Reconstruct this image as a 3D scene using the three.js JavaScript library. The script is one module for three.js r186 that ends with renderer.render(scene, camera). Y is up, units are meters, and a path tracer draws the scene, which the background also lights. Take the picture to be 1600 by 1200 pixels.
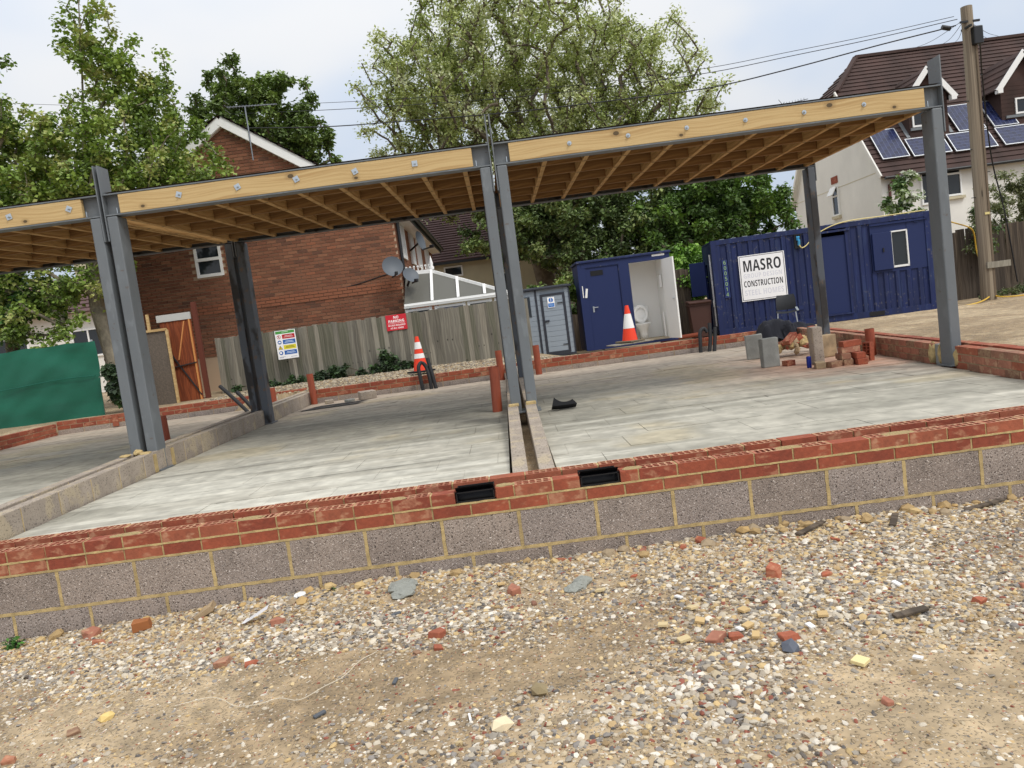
import * as THREE from 'three';
import { mergeGeometries } from 'three/addons/utils/BufferGeometryUtils.js';
import { RoundedBoxGeometry } from 'three/addons/geometries/RoundedBoxGeometry.js';
import { ImprovedNoise } from 'three/addons/math/ImprovedNoise.js';

// ---------------------------------------------------------------- camera, sky, sun, exposure
const scene = new THREE.Scene();
const camera = new THREE.PerspectiveCamera(53.06, 4 / 3, 0.1, 600);
camera.rotation.order = 'YXZ';
camera.position.set(0, 1.006, 0);                      // eye about 1.4 m above the gravel; y = 0 is the top of the concrete floor
camera.rotation.set(THREE.MathUtils.degToRad(-4.85), 0, THREE.MathUtils.degToRad(-7.5));
const renderer = new THREE.WebGLRenderer({ antialias: true });
renderer.toneMapping = THREE.LinearToneMapping;
renderer.toneMappingExposure = 1.0;
renderer.shadowMap.enabled = true;
const noise3 = new ImprovedNoise();
const ss0 = THREE.MathUtils.smoothstep, SUN = new THREE.Vector3(0.42, 0.8, 0.5).normalize();
{
  const W = 1024, H = 512, data = new Float32Array(W * H * 4), d = new THREE.Vector3();
  const fb = (x, y, z) => { let s = 0, a = 0.5; for (let i = 0; i < 5; i++) { s += a * noise3.noise(x, y, z); x = x * 2.03 + 7.1; y = y * 2.03 + 3.7; z = z * 2.03 + 1.3; a *= 0.5; } return s; };
  for (let j = 0; j < H; j++) for (let i = 0; i < W; i++) {
    const el = ((j + 0.5) / H - 0.5) * Math.PI, az = ((i + 0.5) / W - 0.5) * 2 * Math.PI;
    d.set(Math.cos(el) * Math.cos(az), Math.sin(el), Math.cos(el) * Math.sin(az));
    const up = Math.max(0, d.y), q = 1 / (up + 0.22);
    const c = THREE.MathUtils.smoothstep(fb(d.x * q * 0.9 + 3.2, d.z * q * 0.9, 0.7) + 0.25 * fb(d.x * q * 2.6, d.z * q * 2.6, 5.1), -0.26, 0.24);
    const grow = 0.87 + 0.72 * up;                     // an overcast sky is brighter overhead
    const s = Math.max(0, d.dot(SUN)), glow = 0.9 * Math.pow(s, 24) + 0.3 * Math.pow(s, 5);
    const k = (j * W + i) * 4;
    const h = ss0(up, 0.2, 0.7) * 0.85, cc = c + (1 - c) * h;                           // the cloud closes overhead
    data[k] = (0.6 + 0.2 * cc) * grow + glow; data[k + 1] = (0.69 + 0.125 * cc) * grow + glow * 0.97; data[k + 2] = (0.83 + 0.01 * cc) * grow + glow * 0.9; data[k + 3] = 1;
  }
  const sky = new THREE.DataTexture(data, W, H, THREE.RGBAFormat, THREE.FloatType);
  sky.mapping = THREE.EquirectangularReflectionMapping; sky.magFilter = THREE.LinearFilter; sky.minFilter = THREE.LinearFilter; sky.needsUpdate = true;
  scene.background = sky; scene.environment = sky;
}
const sun = new THREE.DirectionalLight(new THREE.Color(1, 0.955, 0.88), 1.5);
sun.position.copy(SUN).multiplyScalar(60); sun.target.position.set(0, 0, -10);
sun.position.add(sun.target.position);
sun.castShadow = true; sun.shadow.radius = 26; sun.shadow.mapSize.set(2048, 2048);
Object.assign(sun.shadow.camera, { left: -30, right: 30, top: 30, bottom: -30, near: 1, far: 140 });
scene.add(sun, sun.target);

// ---------------------------------------------------------------- helpers
let seed = 12345;
const rnd = () => { seed = (seed + 0x6D2B79F5) | 0; let t = Math.imul(seed ^ (seed >>> 15), 1 | seed); t = (t + Math.imul(t ^ (t >>> 7), 61 | t)) ^ t; return ((t ^ (t >>> 14)) >>> 0) / 4294967296; };
const R = (a, b) => a + (b - a) * rnd(), pick = (a) => a[Math.floor(rnd() * a.length)], gauss = () => (rnd() + rnd() + rnd() + rnd() - 2) * 0.85;
const V = (x, y, z) => new THREE.Vector3(x, y, z), lerp = (a, b, t) => a + (b - a) * t, ss = THREE.MathUtils.smoothstep, rad = THREE.MathUtils.degToRad;
const used = {};
const numbered = (n) => { const k = used[n] = (used[n] ?? -1) + 1; return k ? n + '_' + String(k).padStart(3, '0') : n; };
function thing(name, label, category, pos = [0, 0, 0], turn = 0, group) {
  const o = new THREE.Group(); o.name = numbered(name); o.position.set(...pos); o.rotation.y = turn;
  o.userData = { label, category }; if (group) o.userData.group = group; scene.add(o); return o;
}
function part(parent, name, geo, mat, pos, rot) {
  const m = new THREE.Mesh(geo, mat); m.name = name; m.castShadow = m.receiveShadow = true;
  if (pos) m.position.set(...pos); if (rot) m.rotation.set(...rot); parent.add(m); return m;
}
function solo(name, label, category, geo, mat, pos, rot, group) {                  // a thing that is one mesh
  const m = part(scene, numbered(name), geo, mat, pos, rot); m.userData = { label, category }; if (group) m.userData.group = group; return m;
}
function struct(name, geo, mat, label) { const m = part(scene, numbered(name), geo, mat); m.userData = { kind: 'structure', label, category: name.replace(/_/g, ' ') }; return m; }
// uv in metres from the dominant axis of each face
function mUV(g, sc = 1, ou = 0, ov = 0) {
  if (g.index) g = g.toNonIndexed();
  if (!g.attributes.normal) g.computeVertexNormals();
  const p = g.attributes.position, n = p.count, uv = new Float32Array(n * 2), a = V(), b = V(), c = V(), e = V();
  for (let i = 0; i < n; i += 3) {
    a.fromBufferAttribute(p, i); b.fromBufferAttribute(p, i + 1); c.fromBufferAttribute(p, i + 2);
    e.crossVectors(b.clone().sub(a), c.clone().sub(a)); const x = Math.abs(e.x), y = Math.abs(e.y), z = Math.abs(e.z);
    [a, b, c].forEach((q, k) => { const [u, v] = y >= x && y >= z ? [q.x, -q.z] : x >= z ? [q.z, q.y] : [q.x, q.y]; uv[(i + k) * 2] = u * sc + ou; uv[(i + k) * 2 + 1] = v * sc + ov; });
  }
  g.setAttribute('uv', new THREE.BufferAttribute(uv, 2)); return g;
}
const at = (g, x = 0, y = 0, z = 0, rx = 0, ry = 0, rz = 0) => { if (rx || ry || rz) g.applyMatrix4(new THREE.Matrix4().makeRotationFromEuler(new THREE.Euler(rx, ry, rz, 'YXZ'))); g.translate(x, y, z); return g; };
const box = (w, h, d, x = 0, y = 0, z = 0, rx = 0, ry = 0, rz = 0) => mUV(at(new THREE.BoxGeometry(w, h, d), x, y, z, rx, ry, rz), 1, w * 3.7, h * 5.3);
const rbox = (w, h, d, r = 0.004, x = 0, y = 0, z = 0, rx = 0, ry = 0, rz = 0) => mUV(at(new RoundedBoxGeometry(w, h, d, 1, Math.min(r, w / 2.1, h / 2.1, d / 2.1)), x, y, z, rx, ry, rz), 1, w * 3.7, h * 5.3);
const cyl = (r0, r1, h, x = 0, y = 0, z = 0, rx = 0, ry = 0, rz = 0, n = 16, open = false) => at(new THREE.CylinderGeometry(r1, r0, h, n, 1, open), x, y, z, rx, ry, rz);
const strip = (g) => { if (g.index) g = g.toNonIndexed(); for (const k of Object.keys(g.attributes)) if (!['position', 'normal', 'uv'].includes(k)) g.deleteAttribute(k); if (!g.attributes.uv) g.setAttribute('uv', new THREE.BufferAttribute(new Float32Array(g.attributes.position.count * 2), 2)); return g; };
const merge = (a) => mergeGeometries(a.map(strip));
const tube = (pts, r, n = 24, rs = 6, closed = false) => new THREE.TubeGeometry(new THREE.CatmullRomCurve3(pts.map((p) => V(...p)), closed), n, r, rs, closed);
const bar = (a, b, w, d = w) => { const A = V(...a), B = V(...b), L = A.distanceTo(B), g = new THREE.BoxGeometry(w, d, L); const m = new THREE.Matrix4().lookAt(B, A, Math.abs(B.y - A.y) > 0.99 * L ? V(0, 0, 1) : V(0, 1, 0)); g.applyMatrix4(m); g.translate((A.x + B.x) / 2, (A.y + B.y) / 2, (A.z + B.z) / 2); return mUV(g); };
const tri = (faces) => {                                                            // polygons given as corner lists
  const p = []; for (const f of faces) for (let i = 1; i < f.length - 1; i++) p.push(...f[0], ...f[i], ...f[i + 1]);
  const g = new THREE.BufferGeometry(); g.setAttribute('position', new THREE.BufferAttribute(new Float32Array(p), 3)); g.computeVertexNormals(); return mUV(g);
};
const prism = (pts, depth, bevel = 0) => { const s = new THREE.Shape(pts.map((p) => new THREE.Vector2(...p))); return mUV(new THREE.ExtrudeGeometry(s, { depth, bevelEnabled: bevel > 0, bevelSize: bevel, bevelThickness: bevel, bevelSegments: 1 })); };

// ---------------------------------------------------------------- textures (tiling value noise) and materials
const hash = (x, y, s) => { let h = Math.imul(x, 374761393) + Math.imul(y, 668265263) + Math.imul(s, 1274126177); h = Math.imul(h ^ (h >>> 13), 1274126177); return ((h ^ (h >>> 16)) >>> 0) / 4294967296; };
function vn(x, y, px, py, s) {
  const xi = Math.floor(x), yi = Math.floor(y), fx = x - xi, fy = y - yi, u = fx * fx * (3 - 2 * fx), v = fy * fy * (3 - 2 * fy), w = (a, b) => hash(((a % px) + px) % px, ((b % py) + py) % py, s);
  return lerp(lerp(w(xi, yi), w(xi + 1, yi), u), lerp(w(xi, yi + 1), w(xi + 1, yi + 1), u), v);
}
const fbm = (u, v, fx, fy, oct, s) => { let t = 0, a = 0.5, n = 0; for (let i = 0; i < oct; i++) { t += a * vn(u * fx, v * fy, fx, fy, s + i); n += a; fx *= 2; fy *= 2; a *= 0.55; } return t / n; };
function tex(w, h, fn, srgb = true, tile = 1) {
  const d = new Uint8Array(w * h * 4);
  for (let j = 0; j < h; j++) for (let i = 0; i < w; i++) { const c = fn((i + 0.5) / w, (j + 0.5) / h), k = (j * w + i) * 4; for (let q = 0; q < 3; q++) d[k + q] = Math.max(0, Math.min(255, c.length ? c[q] : c * 255)); d[k + 3] = 255; }
  const t = new THREE.DataTexture(d, w, h); t.wrapS = t.wrapT = THREE.RepeatWrapping; t.magFilter = THREE.LinearFilter; t.minFilter = THREE.LinearMipmapLinearFilter; t.generateMipmaps = true;
  if (srgb) t.colorSpace = THREE.SRGBColorSpace; t.repeat.set(1 / tile, 1 / tile); t.needsUpdate = true; return t;
}
const mixc = (a, b, t) => [lerp(a[0], b[0], t), lerp(a[1], b[1], t), lerp(a[2], b[2], t)], mulc = (a, k) => [a[0] * k, a[1] * k, a[2] * k];
const std = (o) => new THREE.MeshStandardMaterial({ roughness: 0.85, ...o });
const grainBump = tex(256, 256, (u, v) => 0.5 * fbm(u, v, 16, 16, 4, 3) + 0.5 * fbm(u, v, 90, 90, 1, 9), false, 0.5);
const plain = (c, o = {}) => std({ color: c, ...o });

const brickTex = (base, smear, amt, s) => tex(512, 512, (u, v) => {
  const f = fbm(u, v, 5, 5, 5, s), g = fbm(u, v, 60, 60, 2, s + 7), m = ss(fbm(u, v, 11, 22, 5, s + 20), 0.58 - amt, 0.72 - amt) * (0.2 + 0.7 * g);
  return mixc(mulc(base, 0.82 + 0.26 * f + 0.16 * (g - 0.5)), smear, m);
}, true, 1);
const M = {};
M.brick = [[[158, 82, 58], -0.01], [[148, 74, 54], 0.01], [[163, 92, 67], 0.04]].map(([c, a], i) => std({ map: brickTex(c, [186, 142, 112], a, 31 + i * 40), bumpMap: grainBump, bumpScale: 0.0015, roughness: 0.9 }));
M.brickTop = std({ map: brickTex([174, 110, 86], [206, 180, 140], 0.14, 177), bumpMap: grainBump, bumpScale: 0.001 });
M.brickDirty = std({ map: brickTex([142, 100, 80], [168, 144, 112], 0.12, 277), bumpMap: grainBump, bumpScale: 0.0015 });
M.brickPale = std({ map: brickTex([168, 112, 90], [186, 152, 122], 0.08, 77), bumpMap: grainBump, bumpScale: 0.0015 });
M.block = std({ map: tex(1024, 1024, (u, v) => {
  const a = fbm(u, v, 6, 6, 4, 5), s = hash(Math.floor(u * 380), Math.floor(v * 380), 4), p = vn(u * 170, v * 170, 170, 170, 8), q = vn(u * 230, v * 230, 230, 230, 18);
  let c = mulc([154, 141, 132], 0.86 + 0.24 * a + 0.26 * (s - 0.5)); if (p > 0.76) c = mixc(c, [84, 76, 70], ss(p, 0.78, 0.88)); if (q > 0.8) c = mixc(c, [214, 204, 196], ss(q, 0.8, 0.9)); return c;
}, true, 0.9), bumpMap: tex(512, 512, (u, v) => { const p = vn(u * 120, v * 120, 120, 120, 8); return 0.7 * (1 - ss(p, 0.66, 0.9)) + 0.3 * fbm(u, v, 60, 60, 2, 1); }, false, 0.63), bumpScale: 0.004, roughness: 0.95 });
M.blockGrey = std({ map: tex(512, 512, (u, v) => mulc([148, 150, 146], 0.85 + 0.25 * fbm(u, v, 8, 8, 5, 61) + 0.1 * (hash(Math.floor(u * 300), Math.floor(v * 300), 6) - 0.5)), true, 0.8), bumpMap: grainBump, bumpScale: 0.003, roughness: 0.95 });
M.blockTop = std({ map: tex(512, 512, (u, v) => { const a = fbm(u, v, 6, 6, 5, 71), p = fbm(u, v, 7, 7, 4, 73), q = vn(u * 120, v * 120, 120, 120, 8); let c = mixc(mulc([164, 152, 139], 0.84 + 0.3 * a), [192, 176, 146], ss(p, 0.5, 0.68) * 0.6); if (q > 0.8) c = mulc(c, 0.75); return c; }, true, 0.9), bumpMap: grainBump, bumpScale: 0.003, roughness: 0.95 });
M.mortar = std({ map: tex(512, 512, (u, v) => mulc([196, 172, 122], 0.74 + 0.36 * fbm(u, v, 12, 12, 5, 81) + 0.12 * (hash(Math.floor(u * 400), Math.floor(v * 400), 2) - 0.5)), true, 0.6), bumpMap: grainBump, bumpScale: 0.003, roughness: 0.97 });
M.mortarGrey = std({ map: tex(256, 256, (u, v) => mulc([168, 146, 116], 0.75 + 0.4 * fbm(u, v, 10, 10, 4, 83)), true, 0.6), roughness: 0.97 });
const woodTex = (a, b, knots, s, fx = 3, fy = 46) => tex(1024, 512, (u, v) => {
  const w = 0.02 * Math.sin(u * 6.283 * 2) + 0.05 * fbm(u, v, 4, 4, 3, s); let r = fbm(u, v + w, fx, fy, 4, s + 3), fine = fbm(u, v + w, 8, 180, 2, s + 5), c = mixc(a, b, ss(r, 0.35, 0.68) * 0.8 + 0.2 * fine);
  for (const [ku, kv, kr] of knots) { let du = Math.abs(u - ku); du = Math.min(du, 1 - du); const q = Math.hypot(du * 2.2, v - kv) / kr; if (q < 2.6) c = mixc(c, mulc(b, q < 1 ? 0.45 : 0.8), q < 1 ? 0.9 : 0.55 * (1 - (q - 1) / 1.6)); }
  return c;
}, true, 1);
const knots = [[0.12, 0.3, 0.022], [0.31, 0.72, 0.03], [0.47, 0.2, 0.018], [0.63, 0.55, 0.03], [0.82, 0.85, 0.024], [0.93, 0.4, 0.02]];
const pineT = woodTex([203, 176, 126], [176, 143, 94], knots, 91); pineT.repeat.set(0.5, 1.6);
M.pine = std({ map: pineT, roughness: 0.75, bumpMap: grainBump, bumpScale: 0.0008 });
const joistT = woodTex([200, 164, 110], [164, 124, 74], knots, 191); joistT.repeat.set(0.6, 1.5);
M.joist = std({ map: joistT, roughness: 0.8 });
const ply = woodTex([122, 90, 54], [92, 64, 36], knots.slice(0, 3), 291, 3, 18); ply.repeat.set(0.6, 0.6); M.ply = std({ map: ply, roughness: 0.85 }); const nogT = woodTex([156, 120, 74], [124, 90, 52], knots, 391); nogT.repeat.set(0.6, 1.5); M.nogging = std({ map: nogT, roughness: 0.85 });  // deck and noggings toned darker: shade between the joists put into their colour
const oldWood = (a, b, s) => { const t = woodTex(a, b, [[0.3, 0.4, 0.02], [0.7, 0.8, 0.015]], s, 3, 30); t.rotation = Math.PI / 2; t.repeat.set(0.8, 1.7); return std({ map: t, roughness: 0.95, bumpMap: grainBump, bumpScale: 0.002 }); };
M.fence = [oldWood([134, 130, 118], [110, 106, 97], 301), oldWood([118, 114, 103], [96, 92, 84], 321), oldWood([152, 147, 134], [128, 122, 110], 341), oldWood([114, 112, 98], [94, 93, 80], 361)];
M.fenceBrown = [oldWood([104, 92, 79], [70, 61, 52], 381), oldWood([90, 80, 70], [60, 52, 45], 391)];
M.oak = oldWood([142, 74, 40], [108, 52, 28], 401);
M.pole = oldWood([152, 140, 122], [118, 106, 91], 411);
M.steel = std({ map: tex(1024, 1024, (u, v) => { const b = mulc([108, 113, 117], 0.9 + 0.24 * fbm(u, v, 5, 3, 5, 421)), q = fbm(u, v, 26, 9, 4, 425), r = fbm(u, v, 40, 40, 3, 429); return mixc(mixc(b, [140, 146, 150], ss(q, 0.62, 0.78) * 0.3), [96, 82, 74], ss(r, 0.76, 0.84) * 0.5); }, true, 1.6), roughness: 0.52, metalness: 0.1, bumpMap: grainBump, bumpScale: 0.0004 });
M.steelOld = std({ map: tex(512, 512, (u, v) => { const p = fbm(u, v, 5, 3, 5, 441), q = fbm(u, v, 14, 9, 4, 447); return mixc(mixc([88, 94, 102], [50, 48, 48], ss(p, 0.45, 0.6)), [120, 92, 72], ss(q, 0.66, 0.76) * 0.6); }, true, 1.2), roughness: 0.6, metalness: 0.1 });
M.zinc = plain(0xc6cdd2, { roughness: 0.3, metalness: 0.9 });
M.black = plain(0x15161a, { roughness: 0.4 }); M.blackMatt = plain(0x1a1b1e, { roughness: 0.9 }); M.rubber = plain(0x202124, { roughness: 0.7 });
M.white = plain(0xeeeeec, { roughness: 0.45 }); M.whiteWall = plain(0xf2f2f0, { roughness: 0.6 });
M.terracotta = std({ map: tex(256, 256, (u, v) => mulc([148, 72, 48], 0.86 + 0.26 * fbm(u, v, 5, 5, 4, 461)), true, 0.4), roughness: 0.55 });
M.blue = std({ map: tex(512, 512, (u, v) => { const r = fbm(u, v, 22, 2, 4, 471), q = fbm(u, v, 30, 24, 4, 473); return mixc(mixc(mulc([7, 29, 80], 0.82 + 0.34 * r), [96, 104, 124], ss(fbm(u, v, 40, 3, 4, 479), 0.62, 0.75) * 0.22), [98, 88, 92], ss(q, 0.7, 0.78) * 0.7); }, true, 2), roughness: 0.6 });
M.blueDoor = plain(0x082054, { roughness: 0.6 });
M.glass = new THREE.MeshPhysicalMaterial({ color: 0xffffff, roughness: 0.03, transmission: 1, thickness: 0, ior: 1.5 });
M.pane = plain(0x262b30, { roughness: 0.06 });                                       // dark room behind closed glass
M.dirtDark = std({ map: tex(512, 512, (u, v) => { const a = fbm(u, v, 9, 9, 5, 481), q = vn(u * 90, v * 90, 90, 90, 4); let c = mulc([120, 101, 80], 0.6 + 0.7 * a); if (q > 0.86) c = mixc(c, [190, 170, 140], 0.7); return c; }, true, 0.8), bumpMap: grainBump, bumpScale: 0.01, roughness: 1 });
M.roofTile = std({ map: tex(512, 512, (u, v) => mulc([72, 52, 47], 0.76 + 0.3 * fbm(u, v, 8, 8, 4, 491) + 0.2 * (vn(u * 14, v * 3, 14, 3, 4) - 0.4)), true, 4), roughness: 0.85 });
M.roofPlum = std({ map: tex(512, 512, (u, v) => mulc([98, 72, 71], 0.78 + 0.3 * fbm(u, v, 8, 8, 4, 495)), true, 4), roughness: 0.85 });
M.render = std({ map: tex(512, 512, (u, v) => mulc([230, 227, 220], 0.93 + 0.09 * fbm(u, v, 6, 4, 5, 501) + 0.03 * hash(Math.floor(u * 500), Math.floor(v * 500), 8)), true, 4), roughness: 0.95 });
M.cream = std({ map: tex(256, 256, (u, v) => mulc([206, 196, 168], 0.9 + 0.14 * fbm(u, v, 6, 4, 4, 511)), true, 4), roughness: 0.95 });
M.leaf = new THREE.MeshPhysicalMaterial({ color: 0xffffff, vertexColors: true, roughness: 0.75, transmission: 0.35, thickness: 0, side: THREE.DoubleSide });
M.bark = std({ map: tex(256, 512, (u, v) => mulc([120, 108, 92], 0.55 + 0.7 * fbm(u, v, 14, 4, 5, 521)), true, 0.7), roughness: 1, bumpMap: grainBump, bumpScale: 0.01 });
M.barkPale = std({ map: tex(256, 512, (u, v) => mulc([150, 140, 122], 0.6 + 0.6 * fbm(u, v, 12, 5, 5, 531)), true, 0.7), roughness: 1, bumpMap: grainBump, bumpScale: 0.01 });
function canvasMat(w, h, draw, o = {}) { const c = document.createElement('canvas'); c.width = w; c.height = h; draw(c.getContext('2d'), w, h); const t = new THREE.CanvasTexture(c); t.colorSpace = THREE.SRGBColorSpace; t.magFilter = THREE.LinearFilter; return std({ map: t, roughness: 0.5, ...o }); }

// ---------------------------------------------------------------- ground: one sheet out to the horizon
const nz = (x, z, f, s = 0) => noise3.noise(x * f + s, z * f - s, 1.7 + s);
function gy(x, z) {
  if (z > -4.42) {                                                                    // gravel in front of the wall
    const at0 = -0.395 - 0.075 * ss(-x, 0.6, 3.2) - 0.02 * ss(x, 1.5, 3);
    return at0 + 0.035 * ss(z, -3.75, -4.4) * (0.6 + 0.8 * nz(x, z, 1.4, 3)) + 0.02 * nz(x, z, 0.9) + 0.009 * nz(x, z, 4, 7);
  }
  if (z > -14.3 && x > -8.4 && x < 5.5) {                                              // below the floors and walls
    const xr = 3.85 + (-4.75 - z) * 0.133 + 0.33;
    if (z > -13.6 - (x < -3.6 ? 0.35 : 0) && x > -8.25 && x < xr) return -0.62;
  }
  const rear = x < 0.2 ? 0.19 : lerp(0.19, 0.17, ss(x, 0.2, 5));
  const far = x < 0.2 ? 0.22 : lerp(0.22, -0.17, ss(x, -0.2, 2.2));
  let y = lerp(rear, far, ss(-z, 13.6, x < 0.2 ? 16.4 : 17.6));
  if (z > -13.6) y = x > 0 ? lerp(-0.3, 0.14, ss(-z, 4.4, 7.5)) : 0.12;
  if (z > -13.6 && x < 0) y = lerp(-0.42, 0.16, ss(-z, 4.4, 9));
  return y + 0.02 * nz(x, z, 0.8, 2) + (z < -40 ? 0 : 0.008 * nz(x, z, 3, 5));
}
const dirtTex = tex(2048, 2048, (u, v) => {
  const a = fbm(u, v, 5, 5, 6, 601), b = fbm(u, v, 40, 40, 3, 607), p = vn(u * 330, v * 330, 330, 330, 613), q = vn(u * 210, v * 210, 210, 210, 617), t = hash(Math.floor(u * 210), Math.floor(v * 210), 9);
  let c = mixc([152, 132, 104], [176, 156, 126], ss(a, 0.38, 0.62)); c = mulc(c, 0.78 + 0.4 * b);
  if (p > 0.8) c = mixc(c, pickc(t), ss(p, 0.8, 0.88) * 0.85); if (q > 0.86) c = mixc(c, pickc(1 - t), ss(q, 0.86, 0.9) * 0.85); return c;
}, true, 3.1);
function pickc(t) { return t < 0.25 ? [212, 204, 190] : t < 0.5 ? [196, 166, 118] : t < 0.7 ? [110, 104, 98] : t < 0.9 ? [168, 150, 128] : [150, 84, 64]; }
M.ground = std({ map: dirtTex, roughness: 1, bumpMap: tex(1024, 1024, (u, v) => 0.5 * fbm(u, v, 10, 10, 5, 621) + 0.5 * ss(vn(u * 170, v * 170, 170, 170, 613), 0.6, 0.9), false, 1.55), bumpScale: 0.012 });
{
  const ax = (list) => { const o = []; for (const [a, b, n] of list) for (let i = 0; i < n; i++) o.push(a + (b - a) * i / n); o.push(list.at(-1)[1]); return o; };
  const xs = ax([[-400, -60, 8], [-60, -12, 16], [-12, -8.3, 12], [-8.3, -4.2, 30], [-4.2, 3.9, 130], [3.9, 5.6, 17], [5.6, 16, 50], [16, 60, 14], [60, 400, 8]]);
  const zs = ax([[-420, -60, 10], [-60, -24, 14], [-24, -14.2, 44], [-14.2, -13.2, 8], [-13.2, -4.46, 40], [-4.46, -4.40, 2], [-4.40, -1.4, 60], [-1.4, 4, 14], [4, 60, 10]]);
  const p = [], uv = [], ix = [];
  for (const z of zs) for (const x of xs) { p.push(x, gy(x, z), z); uv.push(x, -z); }
  const n = xs.length; for (let j = 0; j < zs.length - 1; j++) for (let i = 0; i < n - 1; i++) { const a = j * n + i; ix.push(a, a + n, a + 1, a + 1, a + n, a + n + 1); }
  const g = new THREE.BufferGeometry(); g.setAttribute('position', new THREE.BufferAttribute(new Float32Array(p), 3)); g.setAttribute('uv', new THREE.BufferAttribute(new Float32Array(uv), 2)); g.setIndex(ix); g.computeVertexNormals();
  struct('ground', g, M.ground, 'bare brown dirt and gravel ground of the building site');
}

// ---------------------------------------------------------------- brickwork
const BL = 0.215, BH = 0.065, BD = 0.1025;
const solidBricks = [0, 1, 2, 3].map((i) => mUV(new RoundedBoxGeometry(BL, BH, BD, 1, 0.003), 1, i * 0.27, i * 0.19));
const halfBricks = [0, 1].map((i) => mUV(new RoundedBoxGeometry(0.1025, BH, BD, 1, 0.003), 1, i * 0.33, i * 0.41));
function pierced(slots, k) {                                                            // perforated brick: real holes through it
  const s = new THREE.Shape([[-BL / 2, -BD / 2], [BL / 2, -BD / 2], [BL / 2, BD / 2], [-BL / 2, BD / 2]].map((q) => new THREE.Vector2(...q)));
  const hole = (cx, cy, w, h) => { const q = new THREE.Path(); q.moveTo(cx - w / 2, cy - h / 2); q.lineTo(cx - w / 2, cy + h / 2); q.lineTo(cx + w / 2, cy + h / 2); q.lineTo(cx + w / 2, cy - h / 2); s.holes.push(q); };
  if (slots) for (let i = 0; i < 6; i++) hole(-0.078 + i * 0.0312, 0, 0.019, 0.074);
  else for (let i = 0; i < 5; i++) for (let j = 0; j < 2; j++) hole(-0.078 + i * 0.039, -0.023 + j * 0.046, 0.028, 0.034);
  const g = new THREE.ExtrudeGeometry(s, { depth: BH, bevelEnabled: false }); g.rotateX(-Math.PI / 2); g.translate(0, -BH / 2, 0); return mUV(g, 1, k * 0.31, k * 0.23);
}
const piercedBricks = [pierced(false, 0), pierced(false, 1), pierced(true, 2), pierced(false, 3)];
// a leaf of brickwork along local x, outer face at local z = 0; courses from y0 up; skip(x0, x1, course) leaves bricks out
function leaf(parent, x0, x1, y0, courses, { top = solidBricks, mats = M.brick, mortar = M.mortar, skip, shift = 0, face = 0, jitter = 0.0012, dry = false, recess = 0.005 } = {}) {
  const mg = [];
  for (let c = 0; c < courses; c++) {
    const y = y0 + c * 0.075 + 0.01 + BH / 2; let x = x0 - ((c + shift) % 2) * 0.1125;
    const runs = []; let start = null;
    for (; x < x1 - 0.03; x += 0.225) {
      let a = Math.max(x, x0), b = Math.min(x + BL, x1); if (b - a < 0.05) continue;
      if (skip && skip(a, b, c)) { if (start !== null) { runs.push([start, a - 0.01]); start = null; } continue; }
      if (start === null) start = a;
      const full = b - a > 0.2, set = c === courses - 1 ? top : solidBricks, g = full ? (set === piercedBricks && rnd() < 0.13 ? pick(solidBricks) : pick(set)) : pick(halfBricks);
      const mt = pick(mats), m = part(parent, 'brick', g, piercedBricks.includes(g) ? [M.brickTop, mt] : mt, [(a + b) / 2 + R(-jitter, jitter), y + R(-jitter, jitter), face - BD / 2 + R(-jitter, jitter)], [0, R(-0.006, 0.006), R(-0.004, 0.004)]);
      if (!full) m.scale.x = (b - a) / 0.1025;
      if (b < x1 - 0.02) mg.push(box(0.012, BH - 0.003, BD - 2 * recess, b + 0.005, y - 0.001, face - BD / 2));
    }
    if (start !== null) runs.push([start, x1]);
    for (const [a, b] of runs) mg.push(box(b - a - 0.004, 0.012, BD - 2 * recess, (a + b) / 2, y - BH / 2 - 0.005, face - BD / 2));
  }
  if (mg.length) part(parent, 'mortar', merge(mg), mortar);
}
function blockRow(parent, x0, x1, y0, h, { first = 0, len = 0.44, depth = 0.1, face = 0, mat = M.block, mortar = M.mortar, name = 'concrete_block', bed = true, recess = 0.004 } = {}) {
  const mg = [], gs = [0, 1, 2].map((i) => mUV(new RoundedBoxGeometry(len, h, depth, 1, 0.006), 1, i * 0.37, i * 0.53));
  for (let x = x0 - first; x < x1 - 0.03; x += len + 0.01) {
    const a = Math.max(x, x0), b = Math.min(x + len, x1); if (b - a < 0.04) continue;
    const m = part(parent, name, b - a > len - 0.01 ? pick(gs) : gs[0], mat === M.block ? pick(blockTones) : mat, [(a + b) / 2, y0 + h / 2, face - depth / 2 + R(-0.0015, 0.0015)]); if (b - a <= len - 0.01) m.scale.x = (b - a) / len;
    if (b < x1 - 0.02) mg.push(box(0.013, h - 0.002, depth - 2 * recess, b + 0.005, y0 + h / 2, face - depth / 2));
  }
  if (bed) mg.push(box(x1 - x0 - 0.004, 0.012, depth - 2 * recess, (x0 + x1) / 2, y0 - 0.005, face - depth / 2));
  part(parent, 'mortar', merge(mg), mortar);
}
const blockTones = [[1, 1, 1], [0.92, 0.91, 0.9], [1.06, 1.05, 1.03], [0.97, 0.98, 1.0]].map((c) => { const m = M.block.clone(); m.color.setRGB(...c); return m; });
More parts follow.
